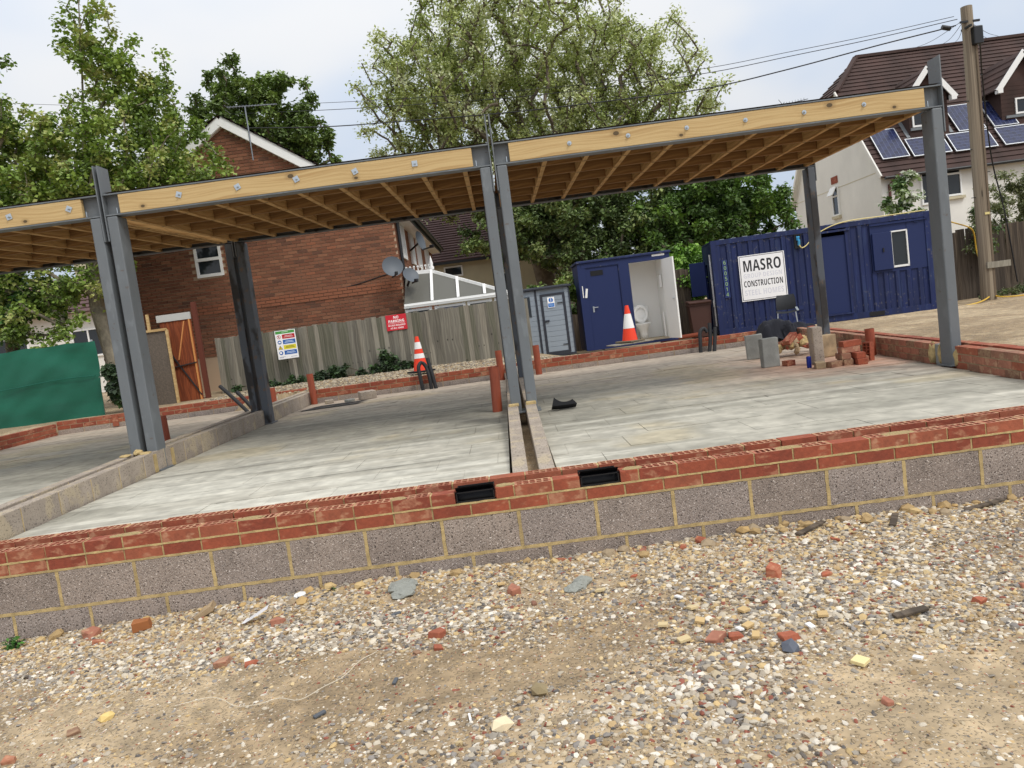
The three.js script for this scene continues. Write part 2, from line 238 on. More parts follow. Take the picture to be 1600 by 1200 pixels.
// smears and droppings of mortar: low irregular lumps
const blob = (r, h, n = 9) => { const g = new THREE.IcosahedronGeometry(1, 2), p = g.attributes.position, o = R(0, 50); for (let i = 0; i < p.count; i++) { const x = p.getX(i), y = p.getY(i), z = p.getZ(i), k = 1 + 0.35 * noise3.noise(x * 1.7 + o, y * 1.7, z * 1.7) + 0.12 * noise3.noise(x * 5 + o, y * 5, z * 5); p.setXYZ(i, x * r * k, y * h * k, z * r * k); } g.computeVertexNormals(); return mUV(g); };

// front wall: two courses of block, two of perforated red brick, two black vents set in the top course
{
  const w = thing('front_wall', 'long low wall of grey concrete blocks topped by two red brick courses', 'wall', [0, 0, -4.38]);
  const X0 = -8.2, X1 = 4.32, j0 = -2.76;
  const off = (len, base) => { const d = ((base - X0) % len + len) % len; return len - d; };
  blockRow(w, X0, X1, -0.315, 0.215, { first: off(0.45, j0 + 0.005) });
  blockRow(w, X0, X1, -0.54, 0.215, { first: off(0.45, j0 + 0.16) });
  blockRow(w, X0, X1, -0.765, 0.215, { first: off(0.45, j0 + 0.02), bed: false });
  const vents = [[-0.41, -0.18], [0.318, 0.548]];
  leaf(w, X0, X1, -0.1, 1, { shift: 0 });
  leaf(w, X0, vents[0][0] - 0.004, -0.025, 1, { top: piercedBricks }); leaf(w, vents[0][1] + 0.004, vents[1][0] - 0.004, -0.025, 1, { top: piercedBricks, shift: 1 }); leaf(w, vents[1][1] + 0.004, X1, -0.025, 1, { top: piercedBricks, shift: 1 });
  // struck mortar joints: ribbons with uneven edges standing a little proud of the face
  const jo = [], rib = (x0, y0, x1, y1, wd) => { const L = Math.hypot(x1 - x0, y1 - y0), n = Math.max(3, Math.round(L / 0.02)), g = new THREE.BoxGeometry(L, wd, 0.003, n, 1, 1), p = g.attributes.position, o = R(0, 99); for (let i = 0; i < p.count; i++) { const x = p.getX(i), s = Math.sign(p.getY(i)); p.setY(i, s * wd * 0.5 * (1 + 0.5 * noise3.noise(x * 14 + o, s * 9, 1) + 0.3 * noise3.noise(x * 60 + o, s * 5, 3))); p.setZ(i, p.getZ(i) + 0.0014 * noise3.noise(x * 30 + o, s * 3, 7)); } at(g, (x0 + x1) / 2, (y0 + y1) / 2, 0.0002, 0, 0, Math.atan2(y1 - y0, x1 - x0)); jo.push(mUV(g, 1, o, 0)); };
  const steps = (x0, len, f) => { for (let x = x0; x < X1; x += len) if (x > -4.6) f(x); };
  rib(-4.6, -0.0945, X1, -0.0945, 0.013); rib(-4.6, -0.3205, X1, -0.3205, 0.019); rib(-4.6, -0.0195, X1, -0.0195, 0.011);
  steps(j0 - 4.5 + 0.0, 0.45, (x) => rib(x, -0.31, x, -0.104, 0.02)); steps(j0 - 4.5 + 0.155, 0.45, (x) => rib(x, -0.54, x, -0.332, 0.018));
  part(w, 'pointing', merge(jo), M.mortar);
  for (const [x, l] of [[-0.12, 0.11], [-1.62, 0.18], [-2.35, 0.2], [0.63, 0.12], [1.55, 0.16], [2.2, 0.2], [-0.75, 0.1]]) { const g = blob(1, 1), p = g.attributes.position; g.scale(l / 2, 0.004, 0.044); part(w, 'mortar_dropping', g, M.mortar, [x, 0.05, -0.05]); }
  for (const [v0, v1] of vents) {
    const c = (v0 + v1) / 2, g = [], wd = 0.222, y0 = -0.018, h = 0.066, t = 0.006;
    g.push(box(wd, t, 0.2, 0, y0 + t / 2, 0), box(wd, t, 0.13, 0, y0 + h - t / 2, 0.035), box(t, h, 0.17, -wd / 2 + t / 2, y0 + h / 2, 0.015), box(t, h, 0.17, wd / 2 - t / 2, y0 + h / 2, 0.015), box(wd, h, 0.006, 0, y0 + h / 2, -0.09), box(wd, 0.012, 0.006, 0, y0 + 0.008, 0.098));
    const v = thing('wall_vent', c < 0 ? 'open black plastic wall vent beside the yellow mortared brick' : 'open black plastic wall vent whose sloping top shines', 'vent', [c, 0, -4.485], 0, 'black vents in the top brick course');
    part(v, 'housing', merge(g), M.black);
    part(v, 'sloping_hood', at(prism([[-0.02, 0], [0.03, 0], [-0.07, 0.03]], wd), 0, 0.05, 0, 0, Math.PI / 2, 0).translate(-wd / 2, 0, 0.04), M.black);
  }
}
{
  const w = thing('inner_brick_wall', 'inner leaf of perforated red bricks along the floor edge, behind the front wall', 'wall', [0, 0, -4.64]);
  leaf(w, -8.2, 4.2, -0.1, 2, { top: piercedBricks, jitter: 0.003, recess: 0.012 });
  blockRow(w, -8.2, 4.2, -0.33, 0.215, { bed: false });
}

// ---------------------------------------------------------------- floors of beam and block under cement slurry, one per bay
const slabTex = tex(2048, 1536, (u, v) => {                                              // 13.4 m x 9.6 m, u along x from -8.3, v from z = -4.6 back to -14.2
  const x = -8.3 + u * 13.4, d = v * 9.6;
  const streak = fbm(u, v, 5, 60, 5, 701), s2 = fbm(u, v, 9, 110, 3, 707), big = fbm(u, v, 8, 7, 5, 711), fine = fbm(u, v, 150, 110, 3, 715), wet = fbm(u, v, 7, 13, 5, 719);
  let c = mixc([152, 149, 137], [182, 178, 165], ss(0.7 * big + 0.3 * streak, 0.36, 0.64));
  c = mixc(c, [122, 120, 111], ss(0.5 * s2 + 0.5 * wet, 0.52, 0.7) * 0.5);
  const white = ss(0.5 * wet + 0.5 * streak, 0.46, 0.6) * (1 - ss(d, 1.4, 3.4)); c = mixc(c, [214, 211, 198], white * 0.7);
  const dust = ss(d + 1.6 * (big - 0.5) * 2, 4.6, 7.2); c = mixc(c, [168, 150, 132], dust * (0.35 + 0.6 * streak));
  const red = Math.exp(-((x - 4) ** 2 / 1.6 + (d - 4.4) ** 2 / 2.4)); c = mixc(c, [190, 138, 112], red * ss(big * 0.6 + wet * 0.4, 0.3, 0.6) * 0.85);
  const tan = fbm(u, v, 10, 9, 4, 731); c = mixc(c, [190, 172, 132], ss(tan, 0.6, 0.75) * 0.35);
  return mulc(c, 0.86 + 0.26 * fine);
});
slabTex.repeat.set(1, 1);
M.slab = std({ map: slabTex, roughness: 0.8, bumpMap: tex(1024, 1024, (u, v) => 0.6 * fbm(u, v, 6, 40, 5, 741) + 0.4 * fbm(u, v, 100, 100, 2, 745), false), bumpScale: 0.006 });
const slabUV = (g) => { g = strip(g); const p = g.attributes.position, uv = g.attributes.uv; for (let i = 0; i < p.count; i++) uv.setXY(i, (p.getX(i) + 8.3) / 13.4, (-p.getZ(i) - 4.6) / 9.6); return g; };
M.grout = std({ map: tex(256, 256, (u, v) => mulc([128, 125, 114], 0.75 + 0.5 * fbm(u, v, 9, 9, 4, 751)), true, 1), roughness: 1 });
function floorBay(label, xl, xr, zb) {                                                     // xl, xr: edge x as functions of z
  const t = new THREE.Group(); t.name = numbered('concrete_floor'); t.userData = { kind: 'structure', label, category: 'floor' }; scene.add(t);
  const base = tri([[[xl(-4.75), -0.009, -4.75], [xr(-4.75), -0.009, -4.75], [xr(zb), -0.009, zb], [xl(zb), -0.009, zb]], [[xl(-4.75), -0.2, -4.75], [xr(-4.75), -0.2, -4.75], [xr(-4.75), -0.009, -4.75], [xl(-4.75), -0.009, -4.75]]]);
  part(t, 'grout', base, M.grout);
  let z = -4.752, row = 0;
  while (z > zb + 0.05) {
    const beam = row % 2 === 0, h = beam ? 0.115 : 0.425, z1 = Math.max(z - h, zb), dy = () => R(-0.0022, 0.0018) - (beam ? 0.001 : 0);
    const a = xl(z), b = xr(z), w = beam ? 2.4 : 0.447;
    for (let x = a - (beam ? R(0, 1.2) : (row % 4) * 0.11); x < b; x += w) {
      const p0 = Math.max(x + 0.0012, a), p1 = Math.min(x + w - 0.0012, b); if (p1 - p0 < 0.03) continue;
      const g = box(p1 - p0, 0.06, z - z1 - 0.006, (p0 + p1) / 2, -0.03 + dy(), (z + z1) / 2, R(-0.002, 0.002), 0, R(-0.0015, 0.0015));
      part(t, beam ? 'floor_beam' : 'floor_block', slabUV(g), M.slab);
    }
    z = z1; row++;
  }
}
const sideX = (z) => 3.85 + (-4.75 - z) * 0.133;
floorBay('grey cement covered floor of the bay beside the green sheeting', () => -8.1, () => -3.74, -13.75);
floorBay('grey cement covered floor between the two block divider walls', () => -3.42, () => -0.09, -13.15);
floorBay('pale cement covered floor with red dust beside the brick side wall', () => 0.22, (z) => sideX(z) - 0.005, -13.3);

// ---------------------------------------------------------------- block divider walls between the bays
function divider(label, cx, leaves, gap) {
  const g = thing('divider_wall', label, 'wall', [cx, 0, -4.76], Math.PI / 2);            // local x runs back into the picture
  for (const [z, h0, h1, len, mat] of leaves) {
    for (let s = 0, i = 0; s < len; s += 0.45, i++) {
      const l = Math.min(0.44, len - s), a = lerp(h0, h1, Math.min(1, s / 2.55)), b = lerp(h0, h1, Math.min(1, (s + l) / 2.55));
      if (l < 0.05) break;
      const bl = mUV(at(new RoundedBoxGeometry(l, 1, 0.1, 1, 0.006), 0, 0.5, 0)); const p = bl.attributes.position;
      for (let k = 0; k < p.count; k++) { const t = (p.getX(k) + l / 2) / l; p.setY(k, p.getY(k) > 0.5 ? lerp(a, b, t) + (p.getY(k) - 1) : p.getY(k) - 0.05); }
      mUV(bl, 1, i * 0.31, i * 0.17); bl.computeVertexNormals();
      part(g, 'concrete_block', mUV(bl, 1, i * 0.31, i * 0.17), mat, [s + l / 2, 0, z]);
      if (s + l < len - 0.05) part(g, 'mortar', box(0.012, a + 0.03, 0.092, s + l + 0.005, a / 2 - 0.02, z), M.mortar);
    }
  }
  part(g, 'cavity_dirt', at(mUV(new THREE.PlaneGeometry(9, gap, 60, 2)), 4.5, -0.03, 0, -Math.PI / 2), M.ground, [0, 0, (leaves[0][0] + leaves[1][0]) / 2]);
  return g;
}
// local +z of the turned group points to world +x
{
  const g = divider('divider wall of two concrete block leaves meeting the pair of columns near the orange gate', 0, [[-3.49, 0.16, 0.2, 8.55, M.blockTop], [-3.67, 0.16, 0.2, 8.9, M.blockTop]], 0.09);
  part(g, 'mortar_packing', merge([at(blob(0.06, 0.015), 2.42, 0.2, -3.5), at(blob(0.045, 0.03), 2.46, 0.21, -3.58), at(blob(0.05, 0.014), 2.36, 0.205, -3.66), box(0.05, 0.17, 0.02, 2.46, 0.09, -3.438), box(0.05, 0.17, 0.02, 2.84, 0.09, -3.438)]), M.mortar);
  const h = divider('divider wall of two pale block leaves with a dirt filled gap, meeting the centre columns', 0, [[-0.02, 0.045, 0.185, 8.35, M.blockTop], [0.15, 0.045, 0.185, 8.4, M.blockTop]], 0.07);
  part(h, 'mortar_packing', merge([rbox(0.07, 0.03, 0.1, 0.01, 2.51, 0.185, -0.01), rbox(0.07, 0.035, 0.1, 0.01, 2.51, 0.187, 0.155)]), M.mortar);
}
// ---------------------------------------------------------------- brick walls round the floors
const along = (name, label, a, b) => { const L = Math.hypot(b[0] - a[0], b[1] - a[1]); return [thing(name, label, 'wall', [a[0], 0, a[1]], -Math.atan2(b[1] - a[1], b[0] - a[0])), L]; };
{
  const [w, L] = along('rear_brick_wall', 'low red brick wall along the back of the floor below the traffic cones', [-3.42, -13.13], [5.0, -13.42]);
  blockRow(w, 0, L, -0.12, 0.2, { bed: false, mortar: M.mortarGrey }); leaf(w, 0, L, 0.08, 2, { mortar: M.mortarGrey, mats: M.brick });
  const [v, K] = along('rear_brick_wall', 'low red brick wall along the back of the floor, below the orange gate', [-8.1, -13.62], [-3.75, -14.05]);
  blockRow(v, 0, K, -0.12, 0.2, { bed: false, mortar: M.mortarGrey }); leaf(v, 0, K, 0.08, 2, { mortar: M.mortarGrey });
  part(v, 'corner_pier', box(0.1, 0.2, 0.02, 1.0, 0.12, 0.012), M.brick[2]);
  const [s, J] = along('rear_brick_wall', 'low red brick wall running under the green sheeting', [-8.1, -9.2], [-8.1, -13.6]);
  leaf(s, 0, J, -0.02, 3, { mortar: M.mortarGrey });
}
{
  // right side wall: inner leaf broken by the column, outer leaf behind a cavity; seen face is its -x side
  const t = Math.atan2(0.133, 1);                                                            // skew of the plan
  const w = thing('side_brick_wall', 'low double leaf red brick wall running past the right hand steel column', 'wall', [sideX(-4.75), 0, -4.75], Math.PI / 2 - t);
  const L = 8.75, q = (z) => (-4.75 - z) / Math.cos(t), g0 = q(-7.2), g1 = q(-7.72);
  // local x runs back; local +z points to -x... the leaf face lies at z = 0 of a flipped child frame
  const inner = { mortar: M.mortarGrey, mats: [M.brickDirty, M.brick[2], M.brickPale] };
  leaf(w, 0, g0, -0.02, 3, { ...inner, face: BD }); leaf(w, g1, L, -0.02, 3, { ...inner, face: BD, mats: [M.brickDirty, M.brickDirty, M.brickPale] });
  leaf(w, 0, L, 0.055, 2, { face: 0.28, mortar: M.mortarGrey, jitter: 0.003 }); leaf(w, 0, L, -0.17, 3, { face: 0.28, mortar: M.mortarGrey });
  part(w, 'mortar_packing', merge([at(blob(0.045, 0.11), g1 + 0.02, 0.1, 0.02), at(blob(0.03, 0.1), (g0 + g1) / 2 + 0.1, 0.1, 0.02), at(blob(0.04, 0.1), g0 - 0.02, 0.1, 0.02)]), M.mortar);
  part(w, 'packing_block', rbox(0.2, 0.2, 0.09, 0.005, g1 - 0.14, 0.1, 0.06), M.blockGrey);
}

// ---------------------------------------------------------------- carport frames: steel columns and beams, timber roof
const ZF = -7.3, ZR = -10.55, YB = 2.44, YT = 2.635, RISE = 0.07;
function frame(label, f0, f1, r0, r1, joistX, opt = {}) {
  // f0, f1: x of the outer plates at the front; r0, r1: at the rear
  const t = thing('carport_frame', label, 'carport');
  const col = (x, z, y0, y1, mat) => {
    const g = mUV(at(new RoundedBoxGeometry(0.1, y1 - y0, 0.2, 2, 0.014), x, (y0 + y1) / 2, z - 0.1));
    const c = part(t, 'column', g, mat); part(c, 'base_plate', rbox(0.16, 0.015, 0.26, 0.003, x, y0 + 0.008, z - 0.1), M.steel); return c;
  };
  const ibeam = (x0, z0, x1, z1, yb, yt, name, mat) => {
    const L = Math.hypot(x1 - x0, z1 - z0), g = merge([box(L, 0.012, 0.13, 0, yb + 0.006, -0.065), box(L, 0.012, 0.13, 0, yt - 0.006, -0.065), box(L, yt - yb - 0.024, 0.009, 0, (yt + yb) / 2, -0.07)]);
    return part(t, name, g, mat, [(x0 + x1) / 2, 0, (z0 + z1) / 2], [0, -Math.atan2(z1 - z0, x1 - x0), 0]);
  };
  const plate = (x, z, y0, y1) => part(t, 'end_plate', rbox(0.012, y1 - y0, 0.2, 0.002, x, (y0 + y1) / 2, z - 0.1), M.steel);
  // front
  const y0 = opt.base ?? 0;
  col(f0 + 0.064, ZF, opt.base0 ?? y0, YB - 0.012, M.steel); col(f1 - 0.064, ZF, opt.base1 ?? y0, YB - 0.012, M.steel);
  plate(f0 + 0.006, ZF + 0.004, YB - 0.24, 2.9); plate(f1 - 0.006, ZF + 0.004, YB - 0.24, 2.9);
  const fb = ibeam(f0 + 0.014, ZF, f1 - 0.014, ZF, YB - 0.008, YT, 'front_beam', M.steel);
  const mid = (f0 + f1) / 2, tx0 = f0 + 0.15, tx1 = f1 - 0.17;
  part(fb, 'timber_infill', mUV(new RoundedBoxGeometry(tx1 - tx0, YT - YB - 0.022, 0.05, 1, 0.004), 1, opt.uo ?? 0, 0.3), M.pine, [(tx0 + tx1) / 2 - mid, (YT + YB) / 2 - 0.004, -0.03]);
  for (const [x, s] of [[f0 + 0.12, 1], [f1 - 0.14, -1]]) part(fb, 'fixing_strap', box(0.006, 0.05, 0.012, x - mid, YB + 0.035, -0.02), M.zinc);
  for (const x of opt.bolts ?? []) {
    const b = part(t, 'bolt', merge([cyl(0.013, 0.013, 0.014, 0, 0, 0.01, Math.PI / 2, 0, 0, 6), cyl(0.008, 0.007, 0.016, 0, 0, 0.022, Math.PI / 2, 0, 0, 10)]), M.zinc, [x, (YT + YB) / 2 + 0.005, ZF - 0.003], [0, 0, R(0, 1)]);
    if (opt.square) part(b, 'washer', rbox(0.052, 0.052, 0.004, 0.001, 0, 0, 0.003, 0, 0, R(0.5, 1.1)), M.zinc); else part(b, 'washer', cyl(0.022, 0.02, 0.004, 0, 0, 0.003, Math.PI / 2), M.zinc);
  }
  // rear
  col(r0 + 0.064, ZR, 0, YB + RISE - 0.012, M.steelOld); col(r1 - 0.064, ZR, 0, YB + RISE - 0.012, opt.rearMat ?? M.steelOld);
  plate(r0 + 0.006, ZR, YB + RISE - 0.2, YT + 0.28); plate(r1 - 0.006, ZR, YB + RISE - 0.2, YT + 0.28);
  ibeam(r0 + 0.014, ZR, r1 - 0.014, ZR, YB + RISE - 0.008, YT + RISE, 'rear_beam', M.steelOld);
  // joists run from beam to beam, with rows of noggings and a boarded deck on top
  const zf = ZF - 0.08, zr = ZR - 0.05, len = zf - zr, tilt = Math.atan2(RISE, len), jg = mUV(new RoundedBoxGeometry(0.045, 0.175, len, 1, 0.003), 1, 0.2, 0.1), at0 = (x, s) => lerp(x, lerp(r0, r1, (x - f0) / (f1 - f0)), s);
  const xs = joistX.slice();
  for (const x of xs) part(t, 'joist', jg, M.joist, [at0(x, 0.5), YB + RISE / 2 + 0.09, (zf + zr) / 2], [tilt, Math.atan2(at0(x, 1) - x, -len) + Math.PI, 0].map((v, i) => (i === 1 ? -(at0(x, 1) - x) / len : v)));
  [0.13, 0.33, 0.53, 0.73, 0.9].forEach((s, r) => {
    for (let i = 0; i < xs.length - 1; i++) {
      const a = at0(xs[i], s) + 0.024, b = at0(xs[i + 1], s) - 0.024; if (b - a < 0.06) continue;
      part(t, 'nogging', rbox(b - a, 0.16, 0.045, 0.003), M.nogging, [(a + b) / 2, YB + RISE * s + 0.09 + R(-0.002, 0.002), lerp(zf, zr, s) + (i % 2 ? 0.01 : -0.01)]);
    }
  });
  const yd = YT - 0.002, dk = tri([[[f0 + 0.02, yd, ZF - 0.02], [r0 + 0.02, yd + RISE, ZR - 0.13], [r1 - 0.02, yd + RISE, ZR - 0.13], [f1 - 0.02, yd, ZF - 0.02]], [[f0 + 0.02, yd + 0.018, ZF - 0.02], [f1 - 0.02, yd + 0.018, ZF - 0.02], [r1 - 0.02, yd + RISE + 0.018, ZR - 0.13], [r0 + 0.02, yd + RISE + 0.018, ZR - 0.13]]]);
  part(t, 'roof_deck', dk, M.ply);
  return t;
}
const seq = (a, b, s) => { const o = []; for (let x = a; x <= b + 1e-6; x += s) o.push(x); return o; };
frame('grey steel and timber carport bay nearest the green sheeting', -7.9, -3.583, -7.9, -3.5, [...seq(-7.75, -3.75, 0.4), -3.68], { bolts: [-7.2, -6.65, -6.1, -5.55, -4.98, -4.43, -3.87], square: true, uo: 0.4 });
frame('grey steel and timber carport bay between the two block divider walls', -3.555, 0.078, -3.475, 0.05, [-3.52, ...seq(-2.98, -0.16, 0.4), 0.0], { bolts: [-2.84, -2.29, -1.74, -1.19, -0.63], square: true, uo: 1.3, base1: 0.1 });
frame('grey steel and timber carport bay with dome bolts, in front of the blue container', 0.104, 4.32, 0.09, 4.45, [0.19, ...seq(0.59, 4.0, 0.405), 4.2], { bolts: [0.82, 1.37, 1.92, 2.47, 3.02, 3.58], uo: 2.2, base0: 0.1 });

// ---------------------------------------------------------------- fence at the back, its signs, gate and sheeting
function boardFence(label, x0, x1, z, yb, yt, mats, wob = 0.012) {
  const t = thing('board_fence', label, 'fence', [x0, 0, z]);
  const gs = [0, 1, 2, 3, 4].map((i) => mUV(at(new RoundedBoxGeometry(0.118 + 0.006 * i, 1, 0.016, 1, 0.003), 0, 0.5, 0), 1, i * 0.37, i * 0.29));
  for (let x = 0; x < x1 - x0; x += 0.105) {
    const b = yb(x0 + x), h = yt(x0 + x) - b + R(-0.02, 0.02), m = part(t, 'board', pick(gs), pick(mats), [x, b, R(-0.004, 0.004)], [R(-0.01, 0.01), R(-0.13, -0.05), R(-wob, wob)]); m.scale.y = h;
  }
  for (const f of [0.2, 0.8]) part(t, 'rail', box(x1 - x0, 0.08, 0.04, (x1 - x0) / 2, lerp(yb(x0), yt(x0), f), -0.045), mats[0]);
  for (let x = 0.6; x < x1 - x0; x += 1.83) part(t, 'post', box(0.09, yt(x0) - yb(x0) + 0.1, 0.09, x, (yt(x0) + yb(x0)) / 2 - 0.02, -0.1), mats[1 % mats.length]);
  return t;
}
boardFence('weathered grey close board fence carrying the red sign', -6.12, 0.55, -16.5, (x) => 0.14 + 0.01 * x * 0.5, (x) => 1.4, M.fence);
boardFence('dark weathered board fence behind the grey shed and blue toilet cabin', 0.6, 5.4, -22.0, () => -0.25, () => 1.75, M.fenceBrown);
boardFence('brown board fence behind the telegraph pole', 9.5, 24, -22.2, () => -0.25, (x) => 1.9 - (x > 13.2 ? 0.05 : 0.12), M.fenceBrown, 0.02);
{
  const s = thing('parking_sign', 'red NO PARKING sign fixed on the grey fence', 'sign', [-2.27, 1.24, -16.474], 0);
  part(s, 'panel', rbox(0.44, 0.33, 0.004, 0.001), plain(0xc01f2e, { roughness: 0.4 }));
  part(s, 'print', mUVs(new THREE.PlaneGeometry(0.44, 0.33)), canvasMat(512, 384, (c, w, h) => { c.fillStyle = '#cc2233'; c.fillRect(0, 0, w, h); c.fillStyle = '#fff'; c.textAlign = 'center'; c.font = 'bold 92px sans-serif'; c.fillText('NO', w / 2, 98); c.fillText('PARKING', w / 2, 190, 440); c.fillRect(40, 208, w - 80, 6); c.font = 'bold 54px sans-serif'; c.fillText('ACCESS REQUIRED', w / 2, 280, 430); c.fillText('AT ALL TIMES', w / 2, 350, 330); }), [0, 0, 0.004]);
}
function mUVs(g) { return g; }
{
  const s = thing('safety_sign', 'white site safety sign with green, red, blue and yellow panels, on a thin post', 'sign', [-4.57, 0.2, -16.2], 0);
  s.rotation.z = rad(0.5);
  part(s, 'post', box(0.06, 1.3, 0.03, 0.1, 0.55, -0.03), M.fence[2]);
  part(s, 'panel', rbox(0.43, 0.6, 0.006, 0.001, 0, 0.88, 0), M.white);
  const bars = (c, x, y, w, n) => { for (let i = 0; i < n; i++) { const q = w * (0.7 + 0.25 * ((i * 37) % 10) / 10); c.fillRect(x + (w - q) / 2, y + i * 24, q, 11); } };
  part(s, 'print', new THREE.PlaneGeometry(0.43, 0.6), canvasMat(430, 600, (c, w, h) => {
    c.fillStyle = '#f4f4f6'; c.fillRect(0, 0, w, h); c.fillStyle = '#4a9a45'; c.fillRect(14, 12, w - 28, 58); c.fillStyle = '#cfe6cc'; bars(c, 120, 30, 190, 1);
    const rows = [['#b8141f', '#f0d0d0'], ['#2a62ae', '#cddcf2'], ['#e2d534', '#6a6420'], ['#2a62ae', '#cddcf2']];
    rows.forEach(([b, f], i) => { const y = 88 + i * 112; c.fillStyle = b; c.fillRect(146, y, 264, 90); c.fillStyle = f; bars(c, 166, y + 26, 224, 2); });
    const ring = (x, y, r, f, s, lw) => { c.beginPath(); c.arc(x, y, r, 0, 7); c.fillStyle = f; c.fill(); if (s) { c.strokeStyle = s; c.lineWidth = lw; c.stroke(); } };
    ring(76, 133, 36, '#fff', '#c01f2e', 10); c.fillStyle = '#222'; c.fillRect(68, 112, 16, 42); c.strokeStyle = '#c01f2e'; c.lineWidth = 8; c.beginPath(); c.moveTo(50, 107); c.lineTo(102, 159); c.stroke();
    ring(76, 245, 42, '#2a62ae'); c.fillStyle = '#fff'; c.beginPath(); c.arc(76, 250, 24, Math.PI, 0); c.fill(); c.fillRect(46, 250, 60, 8);
    c.fillStyle = '#e2c534'; c.strokeStyle = '#222'; c.lineWidth = 7; c.beginPath(); c.moveTo(76, 318); c.lineTo(120, 394); c.lineTo(32, 394); c.closePath(); c.fill(); c.stroke(); c.fillStyle = '#222'; c.fillRect(72, 342, 8, 34);
    ring(76, 469, 42, '#2a62ae'); c.fillStyle = '#fff'; c.beginPath(); c.arc(70, 466, 22, 0, 7); c.fill();
    c.fillStyle = '#8d93a5'; c.fillRect(24, 548, 130, 9); c.fillRect(24, 566, 90, 9); c.fillRect(270, 560, 130, 9);
  }), [0, 0.88, 0.006]);
}
{
  const g = thing('timber_gate', 'orange brown boarded timber gate with diagonal brace under a grey board', 'gate', [-6.83, 0.2, -15.5], 0.0);
  for (let i = 0; i < 5; i++) part(g, 'board', mUV(new RoundedBoxGeometry(0.124, 1.62, 0.022, 1, 0.003), 1, i * 0.4, i * 0.2), M.oak, [0.065 + i * 0.127, 0.82, 0]);
  part(g, 'brace', bar([0.02, 1.2, 0.028], [0.62, 0.1, 0.028], 0.03, 0.02), M.rubber); part(g, 'brace', bar([0.5, 1.6, 0.026], [0.28, 0.85, 0.026], 0.03, 0.02), plain(0xcc8a52));
  part(g, 'brace', bar([-0.1, 0.68, 0.034], [0.62, 0.76, 0.034], 0.035, 0.02), M.rubber); part(g, 'edge_batten', box(0.03, 1.62, 0.03, 0.6, 0.82, 0.02), plain(0xc98a4e));
  part(g, 'head_board', rbox(0.68, 0.14, 0.05, 0.004, 0.3, 1.7, 0.01), plain(0xb9bab6, { roughness: 0.8 }));
  const p = solo('gate_post', 'tall dark red brown post beside the orange gate', 'post', rbox(0.09, 2.05, 0.09, 0.006), plain(0x5e2c1c, { roughness: 0.8 }), [-6.12, 1.13, -15.55]);
  const s = thing('mesh_screen', 'grey brown mesh screen in a pale timber frame, beside the orange gate', 'screen', [-7.3, 0.12, -15.3]);
  part(s, 'mesh_sheet', box(0.7, 1.5, 0.01, 0.32, 0.78, 0), std({ map: tex(256, 256, (u, v) => mulc([104, 94, 84], 0.8 + 0.35 * fbm(u, v, 30, 30, 3, 801)), true, 0.5), roughness: 0.95 }));
  part(s, 'frame_side', box(0.045, 1.54, 0.05, 0.68, 0.78, 0.012), M.pine); part(s, 'frame_top', box(0.72, 0.045, 0.05, 0.32, 1.56, 0.012), M.pine);
  part(s, 'frame_back', box(0.045, 0.34, 0.05, 0.33, 1.72, -0.02), M.pine);
}
{
  // green sheeting: a rippled skin hung on a rail and posts
  const W = 4.6, H = 1.5, g = new THREE.PlaneGeometry(W, H, 120, 40), p = g.attributes.position;
  for (let i = 0; i < p.count; i++) { const x = p.getX(i), y = p.getY(i), t = (y / H + 0.5); const fold = 0.035 * noise3.noise(x * 1.3 + y * 0.9, y * 1.6, 4) + 0.02 * noise3.noise(x * 3 - y * 2.4, y * 2, 9) + 0.012 * Math.sin(x * 9 + 1.3 * Math.sin(y * 3)) * t; p.setXYZ(i, x + (x > 2 ? 0.03 * Math.sin(y * 3) : 0), y + (t > 0.98 ? 0.012 * Math.sin(x * 8) : 0), fold); }
  g.computeVertexNormals();
  const t = thing('green_sheeting', 'green debris sheeting hung along the site edge', 'sheeting', [-9.98, 0.86, -14.55]);
  part(t, 'sheet', g, std({ map: tex(512, 512, (u, v) => mulc([10, 96, 75], 0.85 + 0.25 * fbm(u, v, 6, 6, 4, 811) + 0.08 * (hash(Math.floor(u * 400), Math.floor(v * 400), 3) - 0.5)), true, 1), roughness: 0.6, side: THREE.DoubleSide }));
  part(t, 'hem', tube([[-2.3, -0.02, 0.06], [-1, 0, 0.05], [0.4, 0.04, 0.06], [1.6, 0.11, 0.05], [2.24, 0.1, 0.05]], 0.008, 40, 5), plain(0x145e4e));
  for (const x of [-2.2, 0, 2.2]) part(t, 'post', cyl(0.025, 0.025, 1.6, x, -0.02, -0.1), M.zinc);
}
// ---------------------------------------------------------------- cones
function cone(label, pos, bands, baseMat) {
  const t = thing('traffic_cone', label, 'cone', pos, R(0, 1), 'traffic cones behind the rear wall'), H = 0.66, r = (y) => lerp(0.145, 0.032, y / H);
  const orange = plain(0xf0401c, { roughness: 0.5 }), white = plain(0xf2f2f0, { roughness: 0.35 });
  for (const [a, b, w] of bands) part(t, w ? 'reflective_band' : 'cone_body', cyl(r(a) + (w ? 0.002 : 0), r(b) + (w ? 0.002 : 0), b - a, 0, 0.03 + (a + b) / 2, 0, 0, 0, 0, 28, b < H), w ? white : orange);
  part(t, 'base', rbox(0.4, 0.035, 0.4, 0.012, 0, 0.0175, 0), baseMat);
  return t;
}
cone('orange and white traffic cone with two white bands on a black base', [-1.63, 0.24, -14.2], [[0, 0.24, 0], [0.24, 0.33, 1], [0.33, 0.42, 0], [0.42, 0.55, 1], [0.55, 0.66, 0]], M.blackMatt).scale.setScalar(0.96);
cone('orange and white traffic cone with one broad white band, in front of the toilet cabin', [2.3, 0.275, -14.4], [[0, 0.23, 0], [0.23, 0.5, 1], [0.5, 0.66, 0]], plain(0x6f6552, { roughness: 0.9 })).rotation.z = -0.02;
